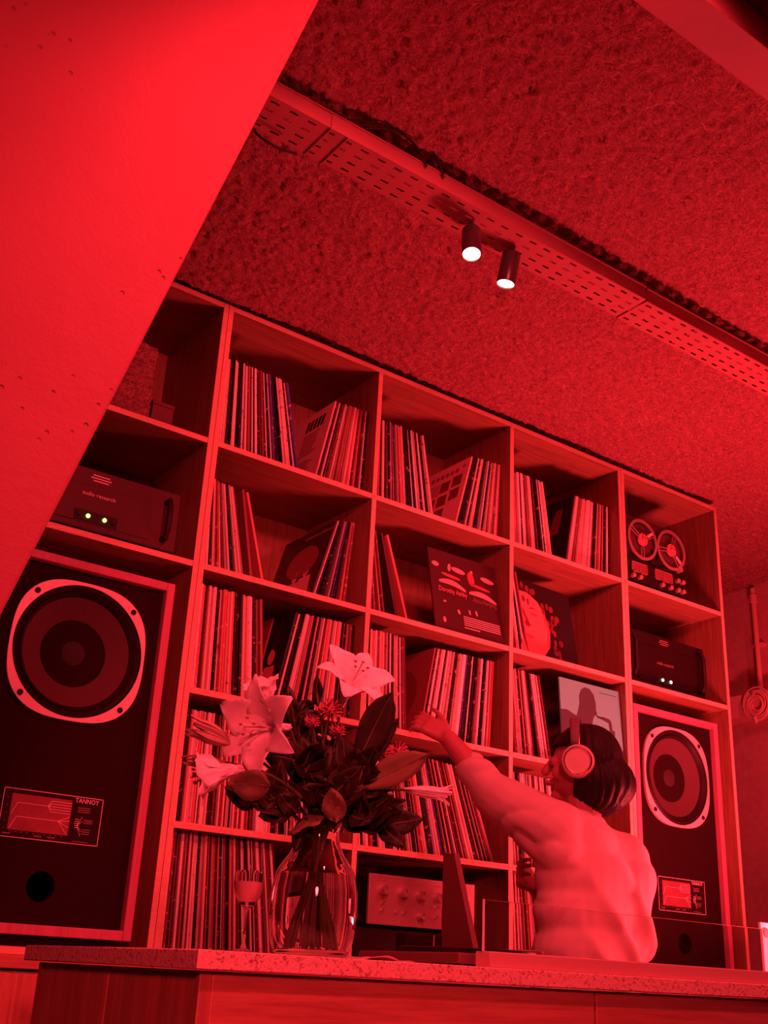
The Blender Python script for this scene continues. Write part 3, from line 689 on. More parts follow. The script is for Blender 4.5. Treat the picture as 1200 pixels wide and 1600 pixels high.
text('lettering', 'Afro-Harping', p0+X*.182+Y*.140+Zn*.001, X, Y, .026, 'cov_brown', t, xs=.78)
t = thing('record', 'sleeve lying slanted behind the dark oval album, second column', 'record', (.76, .08, Z[2]))
q = MB(); q.box(-.1545, .1545, -.1545, .1545, 0, .006); o = q.build('card_sleeve', 'cov_red', t, smooth=False)
o.data.transform(Matrix.Translation((.02, .16, .062)) @ Matrix.Rotation(-.35, 4, 'Y') )
# portrait album in the third column
t, blob, fr = sleeve('album cover with a close-up face and dark curls, third column', (1.30, .045, Z[2]+.0005), (1, .06, 0), tilt(.17), 'cov_black', .005)
blob('face', 'cov_skin', [[(.02,.0),(.22,.0),(.40,.06),(.52,.2),(.56,.42),(.50,.62),(.40,.76),(.24,.84),(.08,.84),(.0,.8),(.0,.05)]])
blob('hair_shade', 'cov_shadow', [[(0,.62),(.05,.5),(.07,.35),(.05,.2),(0,.1)]], .0009)
blob('nose', 'cov_shadow', [[(.12,.62),(.18,.5),(.225,.41),(.2,.385),(.15,.39),(.12,.42),(.15,.47),(.1,.6)]], .0009)
for u, v, w in ((.31, .635, .10), (.06, .665, .06)): blob('brow', 'cov_shadow', [[(u-w,v-.01),(u-.2*w,v+.028),(u+w,v-.005),(u+.1*w,v+.008)]], .0009)
for u, v, w in ((.31, .565, .075), (.07, .59, .05)): blob('eye', 'cov_skin2', [[(u-w,v),(u-.3*w,v+.022),(u+.4*w,v+.02),(u+w,v-.004),(u+.2*w,v-.018),(u-.4*w,v-.016)]], .0012)
blob('mouth', 'cov_skin2', [[(.06,.27),(.12,.30),(.16,.29),(.2,.30),(.27,.265),(.2,.235),(.14,.23)]], .0012)
blob('cheek', 'cov_skin2', [[(.47,.2),(.52,.42),(.46,.6),(.50,.62),(.56,.42),(.52,.2)]], .0012)
cur = []
for k in range(26):
    a = random.uniform(-.5, 1.6); r = random.uniform(.62, .95); u, v = .14+r*.76*math.cos(a)*.9, .34+r*.62*math.sin(a)
    if u < .97 and v < .97: cur.append([(u+.03*math.cos(b)*(1+.3*math.sin(k)), v+.045*math.sin(b)) for b in np.linspace(0, 2*math.pi, 10)[:-1]])
blob('curls', 'cov_shadow', cur, .001)['kind'] = 'stuff'
for k, (b, tt, cc) in enumerate(((1.222, 1.221, 'cov_black'), (1.238, 1.222, 'cov_black'), (1.275, 1.228, 'cov_skin'), (1.288, 1.235, 'cov_light'), (1.306, 1.246, 'cov_black'), (1.322, 1.258, 'cov_light'))):
    a = math.asin((tt-b)/S); q = MB(); q.box(0, .006, 0, S, 0, S); o = q.build('record', cc, None, smooth=False)
    o.location = (b, .035+.004*k, Z[2]+.0005); o.rotation_euler = (0, a, 0)
    tag(o, ORD[k] + ' sleeve from left in the thin left-leaning pack beside the face album', 'record', 'thin pack beside the face album')
o = MB().box(0, .006, 0, S, 0, S).build('record', 'cov_mid', None, smooth=False); o.location = (1.338, .05, Z[2]+.0005); o.rotation_euler = (0, -.22, 0)
tag(o, 'dark red sleeve leaning left, right-most beside the face album', 'record')
# silhouette album
t, blob, fr = sleeve('pale album cover with a dark horn player silhouette, third column', (1.468, .012, Z[3]+.0005), (1, 0, 0), tilt(.06), 'cov_grey', .006)
blob('silhouette', 'cov_dusk', [[(0,.0),(.62,0),(.58,.22),(.52,.36),(.46,.42),(.5,.52),(.53,.6),(.55,.63),(.6,.66),(.58,.7),(.585,.78),(.56,.88),(.5,.94),(.42,.95),(.35,.91),(.31,.83),(.31,.74),(.28,.65),(.25,.58),(.1,.63),(0,.62)]])
blob('horn', 'cov_dusk', [[(.56,.655),(.58,.63),(.7,.64),(.8,.63),(.83,.60),(.84,.5),(.83,.3),(.86,.2),(.93,.2),(.99,.28),(1,.3),(1,.12),(.8,.1),(.77,.25),(.79,.5),(.78,.58),(.72,.6),(.6,.615)], [(.84,.5),(.88,.5),(.87,.36),(.83,.36)]])
blob('small_print', 'cov_dusk', [rc(.66,.95,.925,.931)])
# leaning cover ends of the packs: their faces turn to the left
def turned(label, foot, head, mat, z, y, yaw=.0, th=.006):
    """A sleeve on edge whose left face shows; foot/head: x of that face at the shelf and at the top."""
    a = math.asin((head-foot)/S); ey = Vector((math.sin(a), 0, math.cos(a))); ex = Vector((-math.sin(yaw), -math.cos(yaw), 0))
    back = Vector((foot, y, z+.0005)) - ex*S
    return sleeve(label, back, ex, ey, mat, th)
t, blob, fr = turned('pale back cover with black bars and text, first column top cell', .384, .443, 'cov_pink', Z[1], .035, -.0)
blob('bars', 'cov_black', [[(.5+.075*k,.76),(.55+.075*k,.76),(.57+.075*k,.9),(.52+.075*k,.9)] for k in range(5)])
blob('text_lines', 'cov_mid', [rc(.5,.5+.34*random.uniform(.7,1),.70-.028*k,.712-.028*k) for k in range(11)] + [rc(.55,.55+.3*random.uniform(.6,1),.33-.028*k,.342-.028*k) for k in range(9)])
t, blob, fr = turned('pale cover with small framed pictures, second column top cell', .977, 1.052, 'cov_pink', Z[1], .045)
blob('title', 'cov_mid', [rc(.3+.09*k,.36+.09*k,.84,.9) for k in range(6)] + [ell(.9,.9,.03,.02)])
blob('pictures', 'cov_shadow', [rc(u,u+.17,v,v+.15) for u, v in ((.3,.42),(.52,.42),(.74,.45),(.3,.22),(.52,.22),(.74,.64),(.52,.62))])
blob('text_lines', 'cov_mid', [rc(.32,.5,.76-.03*k,.772-.03*k) for k in range(6)])
t, blob, fr = turned('dark album cover with two pale figures, first column second cell', .432, .512, 'cov_dark', Z[2], .085)
blob('banner', 'cov_mid', [rc(.45,.98,.9,.93), ell(.55,.6,.3,.2)])
blob('figures', 'cov_pink', [ell(.5,.42,.05,.07), [(.42,.35),(.58,.35),(.62,.1),(.4,.1)], ell(.7,.45,.05,.07), [(.6,.38),(.82,.38),(.88,.06),(.58,.06)]])
t, blob, fr = turned('black album cover leaning right, third column top cell', 1.522, 1.58, 'cov_black', Z[1], .05)
blob('picture', 'cov_shadow', [ell(.4,.55,.08,.14), [(.62,.5),(.72,.85),(.84,.85),(.8,.5)]])
t, blob, fr = turned('black album cover with a pale portrait behind the lilies', .306, .366, 'cov_black', Z[3], .05)
blob('portrait', 'cov_skin', [ell(.74,.56,.06,.085,.2), [(.66,.46),(.84,.46),(.92,.1),(.6,.1)]])
t, blob, fr = turned('dark sleeve with a plain label behind the reaching hand', .858, .912, 'cov_mid', Z[3], .05)
blob('label', 'cov_shadow', [ell(.5,.5,.32,.32)])
t, blob, fr = turned('dark red sleeve end in the first column third cell, set back', .292, .35, 'cov_mid', Z[3], .16)
# two sleeves leaning by themselves
for lab, b, tt, y, cc in (('maroon sleeve leaning left beside upright pack, first column second cell', .222, .158, .085, 'cov_mid'), ('bright red sleeve leaning left, first column second cell', .262, .172, .082, 'cov_skin'), ('bright red thick sleeve leaning left beside pack, second column second cell', .802, .70, .06, 'cov_skin'), ('dark sleeve leaning left under the bright red one, second column second cell', .766, .684, .07, 'cov_dark')):
    a = math.asin((tt-b)/S); o = MB().prism([(0,.001),(.002,0),(.006,0),(.008,.001),(.008,S),(0,S)], 'z', 0, S).build('record', cc, None, smooth=False); o.location = (b, y, z_ if False else Z[2]+.0005); o.rotation_euler = (0, a, 0); tag(o, lab, 'record')

# ------------------------------------------------------------------ silver amplifier in the lowest middle cell
t = thing('stereo_component', 'black hi-fi component under the silver amplifier', 'amplifier', (.87, .2, 1.1145))
MB().box(.66, 1.12, .06, .36, 1.122, 1.222).build('body', 'ampblack', t, bevel=.003)
for x in (.7, 1.08):
    for y in (.1, .32): MB().cyl((x, y, 1.1145), (x, y, 1.1225), .014, n=12).build('foot', 'rubber', t)
t = thing('integrated_amplifier', 'silver amplifier with round knobs in the lowest middle cell', 'amplifier', (.89, .2, 1.2225))
MB().box(.70, 1.09, .056, .34, 1.2325, 1.366).build('case', 'ampblack', t)
fp = MB().box(.69, 1.10, .045, .056, 1.2305, 1.372).build('front_panel', 'alu', t, bevel=.002)
for x in (.73, 1.06):
    for y in (.09, .3): MB().cyl((x, y, 1.2225), (x, y, 1.233), .012, n=12).build('foot', 'rubber', t)
for x, z, r in ((.738, 1.328, .0145), (.812, 1.325, .0145), (.878, 1.322, .0145), (.945, 1.32, .0145), (1.04, 1.32, .02), (.88, 1.262, .011)):
    k = MB().lathe([(r, 0), (r*.95, .02), (r*.8, .024), (0, .024)], (x, .045, z), (0,-1,0), 24).build('knob', 'steel', t)
    MB().box(x-.001, x+.001, .0205, .0215, z, z+r*.8).build('pointer', 'rubber', k)
for x, z in ((.738, 1.292), (.738, 1.27), (.79, 1.268), (.82, 1.268), (.94, 1.29), (.97, 1.29), (.94, 1.262), (.97, 1.262), (1.0, 1.262)):
    MB().cyl((x, .045, z), (x, .033, z+.003), .0032, n=8).build('switch', 'chrome', t)
mm = MB()
for x in (.72, .795, .86, .93): mm.box(x, x+.035, .0446, .0452, 1.352, 1.3545)
mm.box(.72, .86, .0446, .0452, 1.362, 1.3635); mm.build('small_print', 'printdim', fp)

# ------------------------------------------------------------------ bar counter
t = thing('bar_counter', 'wood-panelled bar counter front below the speckled slab', 'counter', (.9, -.9, 0))
XE = 2.6
MB().box(-.44, XE, -1.11, -.64, 0, 1.08).build('carcass', 'bar_z', t); MB().box(-.44, -.12, -.64, -.45, 0, 1.08).build('return_carcass', 'bar_z', t)
for a, b in ((-.4402, .388), (.394, 1.24), (1.246, 2.1), (2.106, XE)): MB().box(a, b, -1.13, -1.1105, .08, 1.083).build('front_panel', 'bar_x', t, bevel=.002)
for a, b in ((-1.13, -.797), (-.7965, -.46)): MB().box(-.462, -.4405, a, b, .08, 1.083).build('side_panel', 'bar_z', t, bevel=.002)
MB().box(-.42, XE, -1.09, -.66, 0, .08).build('kick_board', 'black', t)
def slab():
    s = MB(); o = [(-.48,-1.15), (XE,-1.15), (XE,-.60), (-.10,-.60), (-.10,-.42), (-.48,-.42)]
    s.prism(o, 'z', 1.085, 1.113); return s.build('counter_slab', 'slab', None, bevel=.002)
sl = tag(slab(), 'speckled L-shaped stone slab topping the bar counter', 'worktop')
ch = MB()                                                     # pale repaired chip at the corner
ch.add([(-.4806,-1.1508,1.086),(-.4806,-1.1508,1.112),(-.455,-1.1508,1.086),(-.4806,-1.1495,1.086),(-.4806,-1.1495,1.112),(-.455,-1.1495,1.086)], [(0,2,1),(3,4,5),(0,1,4,3),(1,2,5,4),(2,0,3,5)])
ch.build('corner_filler', 'wallpipe', sl, smooth=False)
# glass guard
t = thing('glass_guard', 'low clear glass screen in a pale rail on the counter slab', 'screen', (.9, -1.12, 1.1133))
MB().box(.112, XE-.1, -1.14, -1.10, 1.1133, 1.1395).build('base_rail', 'rail', t, bevel=.0015)
MB().box(.1115, XE-.1, -1.123, -1.115, 1.1397, 1.229).build('front_pane', 'glass', t, bevel=.0008)
MB().box(.1095, .1128, -1.1235, -1.1205, 1.1397, 1.2292).build('edge_strip', 'paper', t)
# things on the counter behind the vase and the screen
t = thing('turntable', 'low dark record player on the counter behind the glass screen', 'turntable', (.36, -.82, 1.1133))
MB().box(.17, .57, -.985, -.65, 1.119, 1.139).build('plinth', 'hide', t, bevel=.003)
for x in (.2, .54):
    for y in (-.95, -.69): MB().cyl((x, y, 1.1133), (x, y, 1.12), .015, n=12).build('foot', 'rubber', t)
MB().lathe([(.145, 0), (.145, .010), (.14, .012), (0, .012)], (.33, -.82, 1.139), (0,0,1), 48).build('platter', 'ampblack', t)
MB().tube([(.55, -.70, 1.158), (.55, -.80, 1.158), (.53, -.84, 1.155)], .003, 8).build('tonearm', 'steel', t); MB().cyl((.55,-.70,1.139), (.55,-.70,1.158), .012, n=14).build('arm_base', 'steel', t)
t = thing('dark_box', 'small dark box with a pale corner edge on the counter', 'box', (.38, -.625, 1.1133))
MB().box(.305, .41, -.64, -.603, 1.1133, 1.182).build('body', 'black', t, bevel=.0015); MB().box(.3835, .3865, -.6415, -.6401, 1.115, 1.182).build('edge_strip', 'printdim', t)
t = thing('triangular_bracket', 'tall tapering wooden board standing on the counter by the screen', 'board', (.445, -.66, 1.1133))
q = MB(); q.prism([(-.604,1.1133),(-.604,1.372),(-.632,1.367),(-.645,1.367),(-.735,1.1133)], 'x', .436, .452)
q.build('board', 'hide', t, bevel=.001); MB().box(.425, .436, -.725, -.61, 1.1133, 1.123).build('foot_strip', 'hide', t)
t = thing('paper_napkin', 'crumpled paper napkin on the slab beside the vase', 'napkin', (-.06, -1.0, 1.1133))
q = MB().grid(lambda u, v: (-.115+.12*u, -1.06+.13*v, 1.1145+.008*float(noise2(np.array(u*4.), np.array(v*4.), 5))*(1-abs(2*u-1)**3)), 10, 10); q.build('sheet', 'napkin', t, solid=.0012)
t = thing('menu_card', 'upright pale card at the far right end of the screen', 'card', (1.66, -.62, 1.1133))
MB().box(1.615, 1.72, -.63, -.622, 1.1133, 1.29).build('card', 'paper', t, bevel=.001)
MB().box(1.605, 1.73, -.645, -.609, 1.1133, 1.121).build('card_foot', 'paper', t, bevel=.001)
MB().lathe([(.014, 0), (.014, .002), (0, .002)], (1.635, -.6305, 1.262), (0,-1,0), 20).build('round_mark', 'printdim', t)

# ------------------------------------------------------------------ vase, water, drink
VC = (-.182, -1.0)
t = thing('glass_vase', 'round clear glass vase of lilies on the speckled slab', 'vase', (VC[0], VC[1], 1.1133))
OUTP = [(.0, 0), (.058, 0), (.066, .006), (.075, .03), (.0785, .07), (.077, .11), (.071, .14), (.062, .156), (.05, .172), (.041, .19), (.0375, .208), (.041, .222), (.0455, .23)]
INP = [(.0435, .2295), (.0385, .221), (.035, .208), (.0385, .189), (.0475, .170), (.0595, .153), (.0685, .137), (.0745, .109), (.076, .07), (.0725, .032), (.062, .0135), (.0, .012)]
MB().lathe(OUTP + INP, (VC[0], VC[1], 1.1133), (0,0,1), 64).build('vessel', 'glass', t)
MB().lathe([(0, .0122), (.0615, .0138), (.0722, .032), (.0757, .07), (.0743, .109), (.0686, .1365), (0, .1365)], (VC[0], VC[1], 1.1133), (0,0,1), 64).build('water', 'water', t)
t = thing('coupe_glass', 'stemmed coupe glass of pink drink left of the vase', 'glass', (-.277, -.93, 1.1133))
MB().lathe([(0, 0), (.032, 0), (.033, .0015), (.02, .004), (.006, .009), (.003, .02), (.003, .068), (.006, .076), (.016, .084), (.024, .098), (.0265, .115), (.026, .138), (.0248, .138), (.0252, .115), (.0228, .099), (.015, .0855), (0, .079)], (-.277, -.93, 1.1133), (0,0,1), 40).build('stemware', 'glass', t)
MB().lathe([(0, .0795), (.0148, .0858), (.0226, .0993), (.025, .115), (.025, .1195), (0, .1195)], (-.277, -.93, 1.1133), (0,0,1), 40).build('drink', 'drink', t)

# ------------------------------------------------------------------ flowers
def frame(d):
    d = Vector(d).normalized(); a = d.cross(Vector((0.13, 0.2, 1))).normalized(); return d, a, d.cross(a)
def curve(p0, p1, p2, n=10):
    p0, p1, p2 = map(Vector, (p0, p1, p2)); return [p0*(1-t)**2 + p1*2*t*(1-t) + p2*t*t for t in [i/n for i in range(n+1)]]
FOOT = Vector((VC[0], VC[1], 1.135)); NECK = Vector((VC[0], VC[1], 1.335))
def stem_to(t, head, r=.003, k=0, mat='stem'):
    a = 2.4*k; f = FOOT + Vector((.035*math.cos(a), .035*math.sin(a), .0)); nk = NECK + Vector((-.018*math.cos(a), -.018*math.sin(a), 0))
    head = Vector(head); mid = nk + Vector((0, 0, .25*(head-nk).length)) + (head-nk)*.3
    P = [f, f*.5+nk*.5] + curve(nk, mid, head, 9); return MB().tube(P, r, 7).build('stem', mat, t)
def lily(label, throat, axis, size, spread, k, mat='petal', spin=0.0, curl=1.0, droop=None):
    """throat: where the petals part; axis: the way the flower looks."""
    t = thing('lily', label, 'flower', throat, 'lilies in the vase'); A, B, C_ = frame(axis); th = Vector(throat); L = size
    tail = th - A*L*.95
    stem_to(t, tail, .0032, k)
    for i in range(6):
        an = spin + i*math.pi/3; wide = 1.0 if i % 2 else .72; R = B*math.cos(an) + C_*math.sin(an); Tn = -B*math.sin(an) + C_*math.cos(an)
        sp = spread*(1.0 if i % 2 == 0 else .92)*(.9+.2*random.random())
        def fn(u, v):
            w = (v-.5)*2
            if u < .42: s = u/.42; ax = -.95*L + .95*L*s; r = .004 + (.013*(s**1.3))*(size/.06)
            else:
                s = (u-.42)/.58; an_ = sp*s; ax = L*1.05*(math.sin(an_*.0) + s*math.cos(an_*.75)*.75) - curl*.10*L*s**3; r = .017*(size/.06) + L*1.15*s*math.sin(an_*.62+.28*spread)
            hw = (.0075 + .0*u) if u < .2 else L*.53*wide*max(0.02, math.sin(math.pi*min(1, (u-.08)/.93))**.8)
            if u < .42: hw = min(hw, .0085*(size/.06) + .012*u)
            # petals hug the trumpet at the base and keep a gutter down the middle
            cup = hw*.55*(w*w) * (1 if u < .42 else 1-.4*(u-.42)/.58)
            fr_ = .0025*math.sin(u*23+i*2)*abs(w)*(u > .5)
            return th + A*(ax + (cup*.35 if u > .42 else 0) + fr_) + R*(r - cup*(1.0 if u < .42 else .35)) + Tn*(w*hw)
        MB().grid(fn, 16, 6).build('petal', mat, t, solid=.0008)
    if spread > .6:
        for i in range(5):
            an = spin + .4 + i*2*math.pi/5; R = B*math.cos(an) + C_*math.sin(an); P = curve(th - A*L*.5, th + A*L*.3, th + A*L*.72 + R*L*.22, 6)
            s = MB().tube(P, .0009, 5).build('stamen', mat, t); q = MB(); q.ball(P[-1], (.0042, .0022, .0022), 8); q.build('anther', 'anther', s)
        MB().tube(curve(th - A*L*.5, th + A*L*.4, th + A*L*.85, 6), .0013, 5).build('pistil', 'petal2', t)
    return t
lily('wide open white lily facing left, largest bloom of the bouquet', Vector((-.340, -1.05, 1.484)), OUT*.74 - SIDE*.5 + UP*.16, .070, 1.3, 0, spin=.35)
lily('open white lily at the top of the bouquet', Vector((-.128, -1.0, 1.612)), OUT*.42 + SIDE*.36 + UP*.72, .064, 1.3, 1, spin=.1)
lily('half open lily pointing up behind the largest bloom', Vector((-.296, -.96, 1.560)), UP*.9 - SIDE*.25 + OUT*.1, .05, .55, 2)
lily('drooping trumpet lily seen from the side, lower left of bouquet', Vector((-.398, -1.0, 1.402)), -SIDE*.92 - UP*.12 + OUT*.15, .058, .62, 3)
def bud(label, base, axis, L, fat, k, mat, flare=0.0, nod=0.0):
    t = thing('lily', label, 'flower', base, 'lilies in the vase'); A, B, C_ = frame(axis); b0 = Vector(base)
    stem_to(t, b0, .0028, k)
    for i in range(6):
        an = i*math.pi/3 + .2; R = B*math.cos(an) + C_*math.sin(an); Tn = -B*math.sin(an) + C_*math.cos(an); inner = i % 2
        def fn(u, v):
            w = (v-.5)*2; rho = L*fat*math.sin(math.pi*(.07+.83*u**1.25))**.9*(1-.12*inner) + flare*L*max(0, u-.72)**1.5*(1.2+.5*math.sin(i*2.1))
            an2 = w*(.62 if not inner else .5)*(1-u**5*.75)
            rr = rho*(1 + .13*math.cos(w*4.5))
            return b0 + A*(L*u*(.9+.1*math.sin(i*1.7+1))) + R*(rr*math.cos(an2)) + Tn*(rr*math.sin(an2)) - Vector((0,0,nod*L*u*u))
        MB().grid(fn, 12, 6).build('petal', mat, t, solid=.0007)
    return t
bud('long slender lily pointing right towards the records', Vector((.006, -1.0, 1.426)), SIDE*.97 - UP*.03 + OUT*.1, .098, .115, 4, 'petal', .9, .06)
bud('closed ribbed lily bud at far left of bouquet', Vector((-.372, -1.0, 1.455)), -SIDE*.93 + UP*.40, .092, .19, 5, 'petal2', .5)
bud('narrow lower lily bud at far left of bouquet', Vector((-.375, -.98, 1.425)), -SIDE*.98 + UP*.05, .08, .13, 6, 'petal2', .1)
def leaf(t, p, d, nrm, L, Wd, mat='leaf', bend=.25, rib=True, fold=.25, e=.85):
    """One broad leaf from p along d, its face turned to nrm."""
    p = Vector(p); D_ = Vector(d).normalized(); Nn = Vector(nrm); Nn = (Nn - D_*Nn.dot(D_)).normalized(); T_ = D_.cross(Nn)
    def fn(u, v):
        w = (v-.5)*2; hw = Wd*.5*(math.sin(math.pi*min(1, .04+.96*u**e))**.75 if 0 < u < 1 else .02)
        return p + D_*(L*u) - Nn*(bend*L*u*u) + T_*(w*hw) - Nn*(fold*hw*(1-abs(w))) + Nn*(.004*math.sin(9*u+3*w))
    o = MB().grid(fn, 7, 4).build('leaf', mat, t, solid=.0006)
    if rib: MB().tube([fn(u, .5) + Nn*.0008 for u in (.0, .2, .4, .6, .8, .95)], [.0014, .0013, .0011, .001, .0008, .0005], 5).build('midrib', 'rib', o)
    return o
def branch(label, head, k, n, L, Wd, spreadv=.9, seed=0, start=.45):
    t = thing('leafy_branch', label, 'branch', head, None); r = random.Random(seed); st = Vector(head); a = 2.4*k
    nk = NECK + Vector((-.02*math.cos(a), -.02*math.sin(a), -.01)); P = curve(nk, nk*.6+st*.4+Vector((0,0,.03)), st, 10)
    stem_to(t, head, .0024, k)
    for i in range(n):
        f = start + (1-start)*i/max(1, n-1); p = P[min(10, int(f*10))]; ax = (st-nk).normalized()
        d = (ax*.55 + Vector((r.uniform(-1,1), r.uniform(-1,.6), r.uniform(-.5,.7)))*spreadv).normalized()
        leaf(t, p, d, OUT + Vector((r.uniform(-.7,.7), 0, r.uniform(-.2,.9))), L*r.uniform(.75,1.15), Wd*r.uniform(.8,1.15), 'leaf', r.uniform(.05,.4), True)
    return t
branch('dark leafy branch low at left of the vase mouth', (-.31, -1.0, 1.36), 0.3, 14, .075, 0.046, seed=1)
branch('dark leafy branch in the middle of the bouquet, left', (-.255, -1.03, 1.44), 1.2, 14, .075, 0.048, seed=2)
branch('dark leafy branch rising behind the lilies', (-.22, -.95, 1.535), 2.2, 14, .07, 0.040, seed=3)
branch('dark leafy branch in the middle of the bouquet, right', (-.12, -1.03, 1.43), 3.1, 14, .08, 0.048, seed=4)
branch('dark leafy branch reaching right under the pompons', (-.045, -1.0, 1.42), 4.2, 14, .08, 0.050, seed=5)
branch('dark leafy branch low at right of the vase mouth', (-.09, -1.02, 1.36), 5.0, 14, .07, 0.048, seed=6)
branch('dark leafy branch at the back centre of the bouquet', (-.15, -.94, 1.48), 6.0, 14, .075, 0.044, seed=7)
branch('dark leafy branch filling the lower centre over the vase mouth', (-.20, -1.06, 1.38), 1.7, 14, .07, .046, seed=9)
branch('dark leafy branch spreading low on the right over the napkin', (-.03, -1.0, 1.355), 4.6, 12, .075, .046, seed=10)
t = thing('leafy_branch', 'branch with two long upright leaves right of the top lily', 'branch', (-.07, -1.02, 1.45)); stem_to(t, (-.085, -1.02, 1.44), .0026, 7)
leaf(t, (-.135, -1.03, 1.435), UP*.85+SIDE*.42, OUT, .165, .062, 'leaf', .06, e=1.5); leaf(t, (-.13, -1.0, 1.43), UP*.7+SIDE*.62, OUT-SIDE*.4, .15, .05, 'leaf', .06)
leaf(t, (-.135, -1.04, 1.405), SIDE*.88+UP*.42, OUT+UP*.4, .15, .055, 'leaf2', .05, e=1.3)
t = thing('leafy_branch', 'branch with paler rounded leaves drooping over the vase mouth', 'branch', (-.2, -1.05, 1.36)); stem_to(t, (-.2, -1.05, 1.345), .0026, 8)
leaf(t, (-.195, -1.075, 1.335), UP*.9-SIDE*.12, OUT, .062, .044, 'leaf2', .02); leaf(t, (-.335, -1.075, 1.380), -SIDE*.95+UP*.05, OUT, .075, .055, 'leaf2', .02)
leaf(t, (-.21, -1.06, 1.345), -SIDE*.8-UP*.15, UP+OUT*.3, .07, .04, 'leaf2', .3); leaf(t, (-.225, -1.03, 1.345), -SIDE*.35-UP*.9, OUT, .07, .035, 'leaf', .02)
t = thing('leafy_branch', 'single dark curled leaf standing above the pompon flowers', 'branch', (-.197, -.99, 1.57)); stem_to(t, (-.197, -.99, 1.565), .002, 9)
leaf(t, (-.197, -.99, 1.555), UP, OUT+SIDE*.3, .06, .022, 'leaf', .02)
def mum(label, c, r, k):
    t = thing('pompon_flower', label, 'flower', c); c = Vector(c); stem_to(t, c, .0022, k)
    MB().ball(c, r*.55, 10).build('heart', 'mum', t); pm = MB(); r_ = random.Random(k)
    for i in range(70):
        z = 1-2*(i+.5)/70; a = i*2.39996; d = Vector((math.sqrt(1-z*z)*math.cos(a), math.sqrt(1-z*z)*math.sin(a), z)); b = d.orthogonal().normalized(); e = d.cross(b)
        p = c + d*r*.4; q = c + d*r*(.95+.15*r_.random()); w = r*.16
        pm.add([p+b*w*.5, p-b*w*.5, q-b*w*.7, q+d*w*.5, q+b*w*.7, p+e*w*.3, q+e*w*.4], [(0,1,2,3,4),(0,5,1),(1,5,6,2),(5,0,4,6),(2,6,3),(4,3,6)])
    o = pm.build('florets', 'mum', t, smooth=False); o['kind'] = 'stuff'
mum('flat pompon flower below the standing dark leaf', (-.188, -1.02, 1.545), .022, 10)
mum('small pompon flower left of centre, half open', (-.232, -1.03, 1.515), .014, 11)
mum('small pompon flower in the centre of the bouquet', (-.175, -1.03, 1.508), .015, 12)
mum('pompon flower at right, upper of the right pair', (-.008, -1.0, 1.497), .02, 13)
mum('pompon flower at right, lower left of the right pair', (-.045, -1.0, 1.488), .02, 14)

# ------------------------------------------------------------------ cable tray, lamps, cables
def tray(label, x0, x1, zt):
    t = thing('cable_tray', label, 'cable tray', ((x0+x1)/2, -.86, zt)); y0, y1 = -.922, -.805; rows = 4; pitch = .052; n = int((x1-x0)/pitch)
    b = MB(); cw = (y1-y0)/rows
    for i in range(n):
        for j in range(rows):
            ax = x0 + i*pitch; sh = (pitch*.5 if j % 2 else 0)*0; ay = y0 + j*cw; hx0, hx1 = ax+.012, ax+.036; hy0, hy1 = ay+cw*.5-.0036, ay+cw*.5+.0036
            X_ = [ax, hx0, hx1, ax+pitch]; Y_ = [ay, hy0, hy1, ay+cw]
            vs = [(x, y, zt) for x in X_ for y in Y_]; fs = [(p*4+q_, p*4+q_+1, (p+1)*4+q_+1, (p+1)*4+q_) for p in range(3) for q_ in range(3) if not (p == 1 and q_ == 1)]
            b.add(vs, fs)
    b.build('slotted_base', 'tray', t, solid=.0016, smooth=False)
    xe = x0+n*pitch
    MB().box(x0, xe, y0-.0012, y0+.0004, zt-.0008, zt+.045).box(x0, xe, y0-.006, y0-.0012, zt+.041, zt+.045).build('near_flange', 'tray', t)
    MB().box(x0, xe, y1-.0004, y1+.0012, zt-.0008, zt+.045).build('far_flange', 'tray', t)
    for x in (x0+.25, xe-.25):
        MB().box(x-.015, x+.015, y0+.002, y1-.002, zt+.002, zt+.006).build('cross_bar', 'tray', t); MB().cyl((x, -.86, zt+.006), (x, -.86, 3.1), .004, n=8).build('hanger_rod', 'steel', t)
    return t
tr = tray('slotted painted cable tray under the ceiling, long left section', -1.55, .905, 2.972)
tr2 = tray('slotted painted cable tray under the ceiling, right section', .897, 3.4, 2.968)
q = MB(); q.box(-.235, -.18, -.9265, -.9235, 2.968, 3.012); q.box(-.235, -.231, -.925, -.80, 2.9665, 2.9695); q.box(-.184, -.18, -.925, -.80, 2.9665, 2.9695); q.build('joint_clip', 'tray', tr)
def spot(label, top, axis, target):
    t = thing('spotlight', label, 'lamp', top); A = Vector(axis).normalized(); p = Vector(top)
    MB().lathe([(0, 0), (.024, 0), (.026, .004), (.026, .094), (.0238, .098), (.0238, .088), (0, .088)], p, A, 32).build('housing', 'lampbody', t)
    MB().lathe([(0, .0885), (.0234, .0885), (.0234, .0935), (.012, .0948), (0, .095)], p, A, 32).build('lens', 'lens', t)
    MB().box(p.x-.008, p.x+.008, p.y-.006, p.y+.006, p.z-.01, 2.9695).build('bracket', 'lampbody', t)
    lamp('spot_beam', 'SPOT', p + A*.097, 22, (1.0, .07, .075), .02, p + A*1.0, 75, .6)
    return t
spot('lit black spotlight on the cable tray, left of the pair', (.266, -.862, 2.948), (-.16, -.22, -1), None)
spot('lit black spotlight on the cable tray, right of the pair', (.425, -.848, 2.955), (-.10, .14, -1), None)
tag(MB().tube(curve((-.385,-.80,2.975), (-.37,-.845,2.895), (-.27,-.83,2.935), 14), .0035, 7).build('cable', 'cable'), 'short black cable sagging below the left end of the tray', 'cable')
tag(MB().tube(curve((-.14,-.93,3.02), (.05,-.955,3.12), (.112,-.93,3.0), 18), .0032, 7).build('cable', 'cable'), 'black cable looping high above the tray', 'cable')
